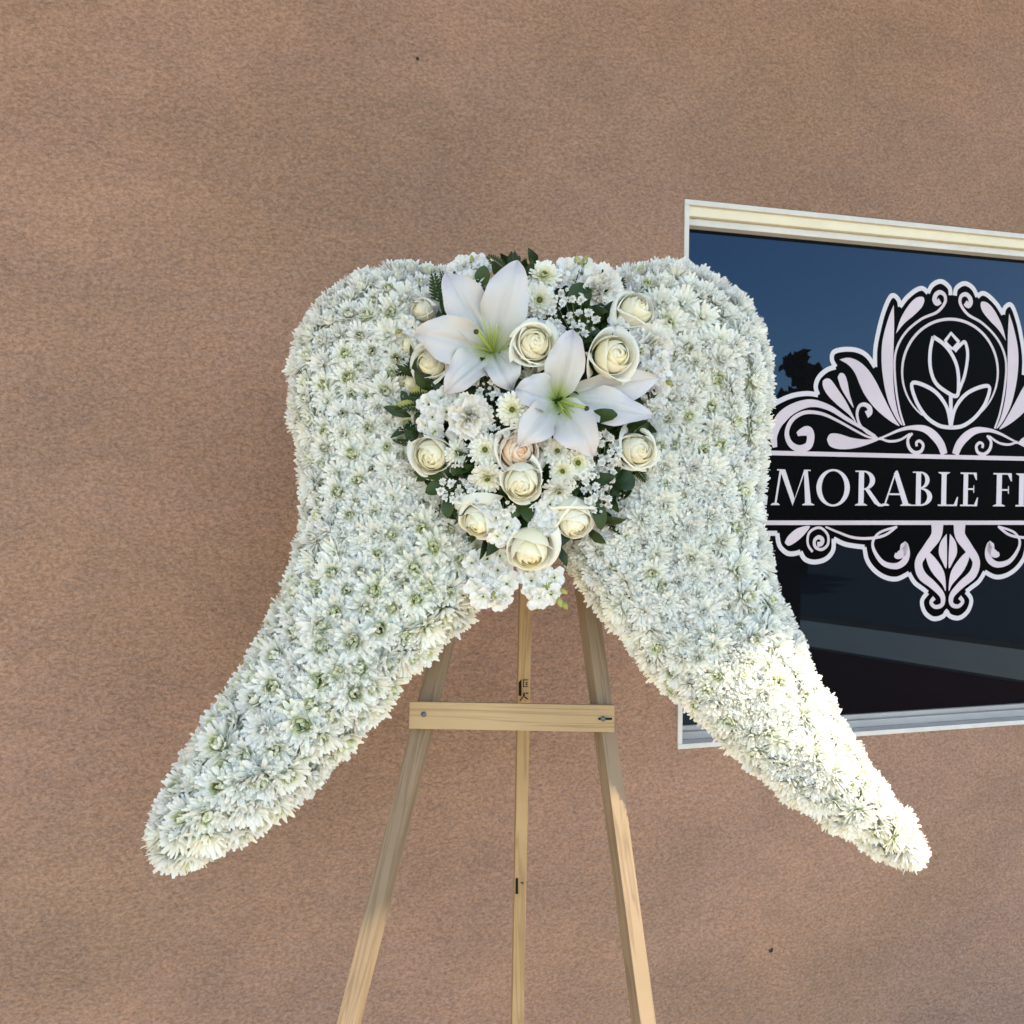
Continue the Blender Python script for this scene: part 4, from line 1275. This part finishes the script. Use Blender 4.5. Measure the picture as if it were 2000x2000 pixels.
stock('white stock blossoms at the top left of the bouquet, behind the upper lily',
      [(905, 518, 48, -.2, .5), (934, 512, 46, .1, .6), (922, 548, 50, .0, .3), (890, 526, 40, -.4, .4), (950, 520, 38, .2, .5)], [(920, 516, .1, .9, 1.0)], .006)
stock('stock blossoms with green buds at the top right, above the ruffled carnation',
      [(1108, 528, 50, -.1, .5), (1150, 528, 46, .1, .5), (1132, 516, 36, 0, .8), (1094, 546, 44, -.3, .2), (1120, 548, 40, .0, .3)], [(1128, 522, -.1, 1, 1.3), (1140, 520, .2, .9, 1.2), (1134, 532, 0, .8, 1.1)], .004)
stock('white stock blossoms at the right edge, between the largest rose and the upright right rose',
      [(1278, 716, 44, .4, .1), (1290, 700, 40, .5, .2), (1262, 724, 40, .1, -.1), (1284, 738, 38, .5, -.2), (1296, 722, 34, .6, 0)], [(1300, 744, .6, -.4, 1.0)], .014)
stock('small stock blossoms at the left edge, between the fern and the round left rose',
      [(806, 640, 38, -.4, .2), (792, 630, 34, -.6, .2), (812, 656, 32, -.3, -.1)], [(786, 646, -.8, -.2, .9)], .010)
stock('bluish white stock blossom between the upper right rose and the largest rose',
      [(1228, 640, 52, .1, .2), (1206, 636, 42, -.2, .3), (1236, 662, 44, .2, 0), (1250, 690, 40, .4, -.1)], [(1246, 676, .3, -.5, 1.1)], .016)

# ------------------------------------------------------------------ baby's breath
def spray(label, cx, cy, rx, ry, n, base, seed):
    R = random.Random(seed)
    r = thing('babys_breath', label, "baby's breath", Matrix.Translation(P(cx, cy, bd(cx, cy))), "baby's breath sprays of the bouquet")
    RI = Matrix.Translation(-P(cx, cy, bd(cx, cy)))
    v, f = [], []
    Bp = P(*base, bd(*base) + .03)
    done = []
    for _ in range(n * 30):
        if len(done) >= n: break
        a, q = R.random() * 6.283, math.sqrt(R.random())
        x, y = cx + rx * q * math.cos(a), cy + ry * q * math.sin(a)
        if any((x-u)**2 + (y-w_)**2 < 110 for u, w_ in done): continue
        done.append((x, y))
        small = R.random() < .3
        p = P(x, y, bd(x, y) - .014 - R.uniform(0, .022))
        link('blossom', R.choice(BREATH), r, RI @ frame(p, nrm(R.uniform(-.6, .6), R.uniform(-.6, .6)), R.random() * 6, R.uniform(.45, .65) if small else R.uniform(1.15, 1.5)))
        md = (p + Bp) / 2 - FW * .008
        tube(v, f, [RI @ Bp, RI @ md, RI @ (p + FW * .001)], [.0006, .0005, .0004], 4)
    link('stem', mesh_of('stem', v, f, M_stem), r, Matrix.Identity(4))
for a in (
    ("baby's breath beneath the upper lily, between its two lower petals", 954, 744, 26, 30, 15, (960, 790), 1),
    ("baby's breath at the top right, below the dark cupped leaf", 1120, 622, 46, 40, 24, (1130, 690), 2),
    ("few grey baby's breath blossoms in the dark gap right of the middle rose", 1098, 672, 16, 26, 9, (1110, 720), 3),
    ("baby's breath at the lower left, beside the pointed leaf", 896, 954, 38, 24, 17, (930, 940), 4),
    ("baby's breath lying over the down left facing rose", 958, 988, 44, 15, 13, (980, 960), 5),
    ("thick baby's breath spray below the lily, left of the upright right rose", 1176, 888, 34, 46, 26, (1170, 940), 6),
    ("baby's breath under the trio of button flowers, beside the round dark leaf", 1158, 944, 42, 22, 16, (1150, 920), 7),
    ("lowest right baby's breath, on top of the long dark leaf", 1170, 984, 28, 16, 10, (1150, 960), 8),
    ("baby's breath at the top centre, between the two tipped button flowers", 1088, 572, 20, 26, 9, (1090, 610), 10),
    ("baby's breath left of the blush rose, above the pure white button flower", 962, 846, 26, 14, 8, (960, 880), 11),
    ("baby's breath in front of the dark leaf right of the cream carnation", 968, 778, 12, 14, 4, (960, 800), 9)):
    spray(*a)

# ------------------------------------------------------------------ leaves and ferns
def put_leaf(label, b, t, wd, mat=M_leaf2, fb=.0, ft=.015, tilt=(0, .3), blunt=0.0, fold=.25):
    B = P(*b, bd(*b) - fb); T = P(*t, min(bd(*t), d0(t[1]) - .03) - ft)
    tag(link('leaf', leaf_mesh('leaf', B, T, wd * MM, nrm(*tilt), mat, .12, fold, 8, .03, blunt), None, Matrix.Translation(B)), label, 'leaf', 'loose leaves of the bouquet')
put_leaf('dark cupped leaf beside the ruffled carnation at the top right', (1128, 604), (1136, 552), 46, M_leaf2, .0, .02, (0, .2), .5)
put_leaf('dark narrow leaf under the ruffled carnation, behind the baby\'s breath', (1160, 630), (1188, 590), 30, M_leaf, .0, .018)
put_leaf('small leaf standing between the stock and the tall petal of the upper lily', (940, 560), (946, 518), 30, M_leaf2, .0, .022)
put_leaf('broad leaf in front of the right lily petal, above the dark gap', (1146, 820), (1206, 810), 28, M_leaf2, .02, .060, (0, .3), .5)
put_leaf('dark leaf in the gap beneath the broad leaf, right of the lily', (1150, 834), (1186, 858), 30, M_leaf, .0, .02)
put_leaf('leaf under the right lily petal, pointing at the right wing', (1232, 838), (1268, 826), 24, M_leaf2, .0, .01)
put_leaf('round dark leaf below the upright right rose', (1200, 928), (1238, 952), 38, M_leaf, .0, .022, (0, .2), .5)
put_leaf('long dark leaf hanging down at the lower right', (1164, 976), (1174, 1036), 28, M_leaf2, .01, .022, (.2, .1))
put_leaf('oval leaf under the lower left rose, pointing left', (868, 934), (808, 922), 22, M_leaf2, .01, .025, (0, .4), .3)
put_leaf('twisted leaf beneath the oval leaf at the lower left', (872, 946), (830, 962), 28, M_leaf2, .01, .022, (0, .3))
put_leaf('pointed leaf hanging down beside the lower left baby\'s breath', (880, 960), (874, 1014), 24, M_leaf2, .01, .022, (-.2, .1))
put_leaf('leaf right of the cream carnation', (962, 834), (954, 790), 26, M_leaf2, .0, .03)
put_leaf('leaf above the dark gap, between the two clusters of stock', (1028, 978), (1032, 1020), 28, M_leaf2, .01, .03, (0, 0))
put_leaf('small leaf left of the dark gap under the lowest middle rose', (1018, 984), (1000, 1012), 20, M_leaf2, .01, .025, (0, 0))
put_leaf('small leaf behind the trio of button flowers, under the lily', (1106, 856), (1130, 884), 28, M_leaf2, .01, .03)
put_leaf('leaf between the lower left rose and the down tipped button flower', (912, 906), (880, 926), 26, M_leaf2, .0, .02)
put_leaf('yellow green leaf under the leftmost fern, lying on the left wing', (826, 792), (772, 790), 16, M_leafy, .0, .012, (0, .5))
put_leaf('yellow green leaf above the left stock blossoms', (838, 770), (800, 762), 22, M_leafy, .0, .012, (0, .4))
put_leaf('notched leaf behind the top left petal of the upper lily', (902, 556), (886, 530), 24, M_leaf, .0, .012)
def put_fern(label, b, t, wd, fb=.0, ft=.012, tilt=(0, .2)):
    B = P(*b, bd(*b) - fb); T = P(*t, min(bd(*t), d0(t[1]) - .03) - ft)
    tag(link('fern_frond', fern_mesh(B, T, wd * MM, nrm(*tilt), M_fern), None, Matrix.Translation(B)), label, 'fern', 'fern fronds of the bouquet')
put_fern('dark fern tip at the top, left of the tall lily petal\'s tip', (985, 525), (952, 500), 34)
put_fern('topmost fern tip, rising behind the tall petal of the upper lily', (1002, 524), (1002, 492), 34)
put_fern('fern frond at the top left, left of the lily\'s top left petal', (858, 588), (846, 534), 40, .0, .02)
put_fern('fern sprig above the small half closed rose at the top left', (872, 566), (862, 530), 26, .0, .015)
put_fern('dark fern frond left of the round left rose', (818, 716), (774, 730), 38, .0, .012)
put_fern('fern frond above the left stock blossoms', (842, 786), (800, 772), 40, .0, .02)
put_fern('thin fern lying over the left wing beside the stock', (826, 794), (770, 802), 22, .0, .015)
put_fern('fern hanging beside the left stock blossoms', (816, 806), (824, 846), 24, .0, .015)
put_fern('fern frond at the top right, between the carnation and the right wing', (1202, 582), (1214, 542), 42, .0, .015)
put_fern('fern tip below the upright right rose, on the right wing', (1240, 914), (1262, 940), 30, .0, .012)
put_fern('fern tip under the right lily petal, against the right wing', (1242, 838), (1270, 828), 24, .0, .012)

# ------------------------------------------------------------------ trees across the road, seen in the window glass
def tree(x, y, h, r, seed, label):
    R = random.Random(seed)
    t = thing('tree', label, 'tree', Matrix.Translation((x, y, 0)), 'trees across the road')
    v, f = [], []
    tube(v, f, [(0, 0, 0), (.05, 0, h * .3), (0, .06, h * .6), (0, 0, h * .95)], [.22, .16, .10, .03], 8)
    for k in range(7):
        a = R.random() * 6.28; z = h * R.uniform(.25, .7)
        tube(v, f, [(0, 0, z), (r * .4 * math.cos(a), r * .4 * math.sin(a), z + .5), (r * .75 * math.cos(a), r * .75 * math.sin(a), z + .8)], [.07, .05, .02], 5)
    link('trunk', mesh_of('trunk', v, f, M_bark), t, Matrix.Identity(4))
    v, f = [], []
    cl = [(R.uniform(-1, 1), R.uniform(-1, 1), R.uniform(0, 1)) for _ in range(26)]
    for (a, b, c) in cl:
        env = r * (1 - .8 * c)
        cx_, cy_, cz = a * env * .8, b * env * .8, h * (.12 + .86 * c)
        for _ in range(70):
            p = Vector((R.gauss(0, .3), R.gauss(0, .3), R.gauss(0, .3))) * (r * .8) * (1 - .6 * c) + Vector((cx_, cy_, cz))
            d = Vector((R.gauss(0, 1), R.gauss(0, 1), R.gauss(0, 1))).normalized(); e = d.orthogonal().normalized()
            s = R.uniform(.09, .2)
            q = len(v); v += [tuple(p - d * s), tuple(p + e * s * .5), tuple(p + d * s), tuple(p - e * s * .5)]
            f.append((q, q+1, q+2, q+3))
    tag(link('crown', mesh_of('crown', v, f, M_tree), t, Matrix.Identity(4)))
for i, (x, y, h, r, lab) in enumerate((
    (13.1, -8.5, 4.2, 0.7, 'slim dark conifer rising over the sign, mirrored in the window glass'),
    (24, -9, 3.6, 2.0, 'wide dark tree across the road, mirrored below the sign'),
    (29, -12.5, 3.8, 2.4, 'far dark tree behind the slim conifer, mirrored in the glass'),
    (22, -18, 3.8, 2.2, 'dark bushy tree left of the conifer, mirrored in the glass'),
    (25, -4, 3.4, 2.2, 'low dark tree across the road, mirrored in the right of the glass'),
    (27, 1, 3.6, 2.4, 'dark tree across the road, mirrored at the far right of the glass'),
    (33, -7, 4.2, 2.6, 'tall dark tree farthest back across the road, mirrored in the glass'))):
    tree(x, y, h, r, i + 3, lab)
def pillar():
    v, f = [], []
    box(v, f, (-.24, -.24, 0), (.24, .24, 1.9))
    box(v, f, (-.29, -.29, 1.9), (.29, .29, 2.0))
    o = link('gate_pillar', mesh_of('gate_pillar', v, f, M_post), None, Matrix.Translation((6.5, -3.1, 0)))
    tag(o, 'dark square pillar by the kerb, mirrored beside the right wing', 'pillar')
pillar()
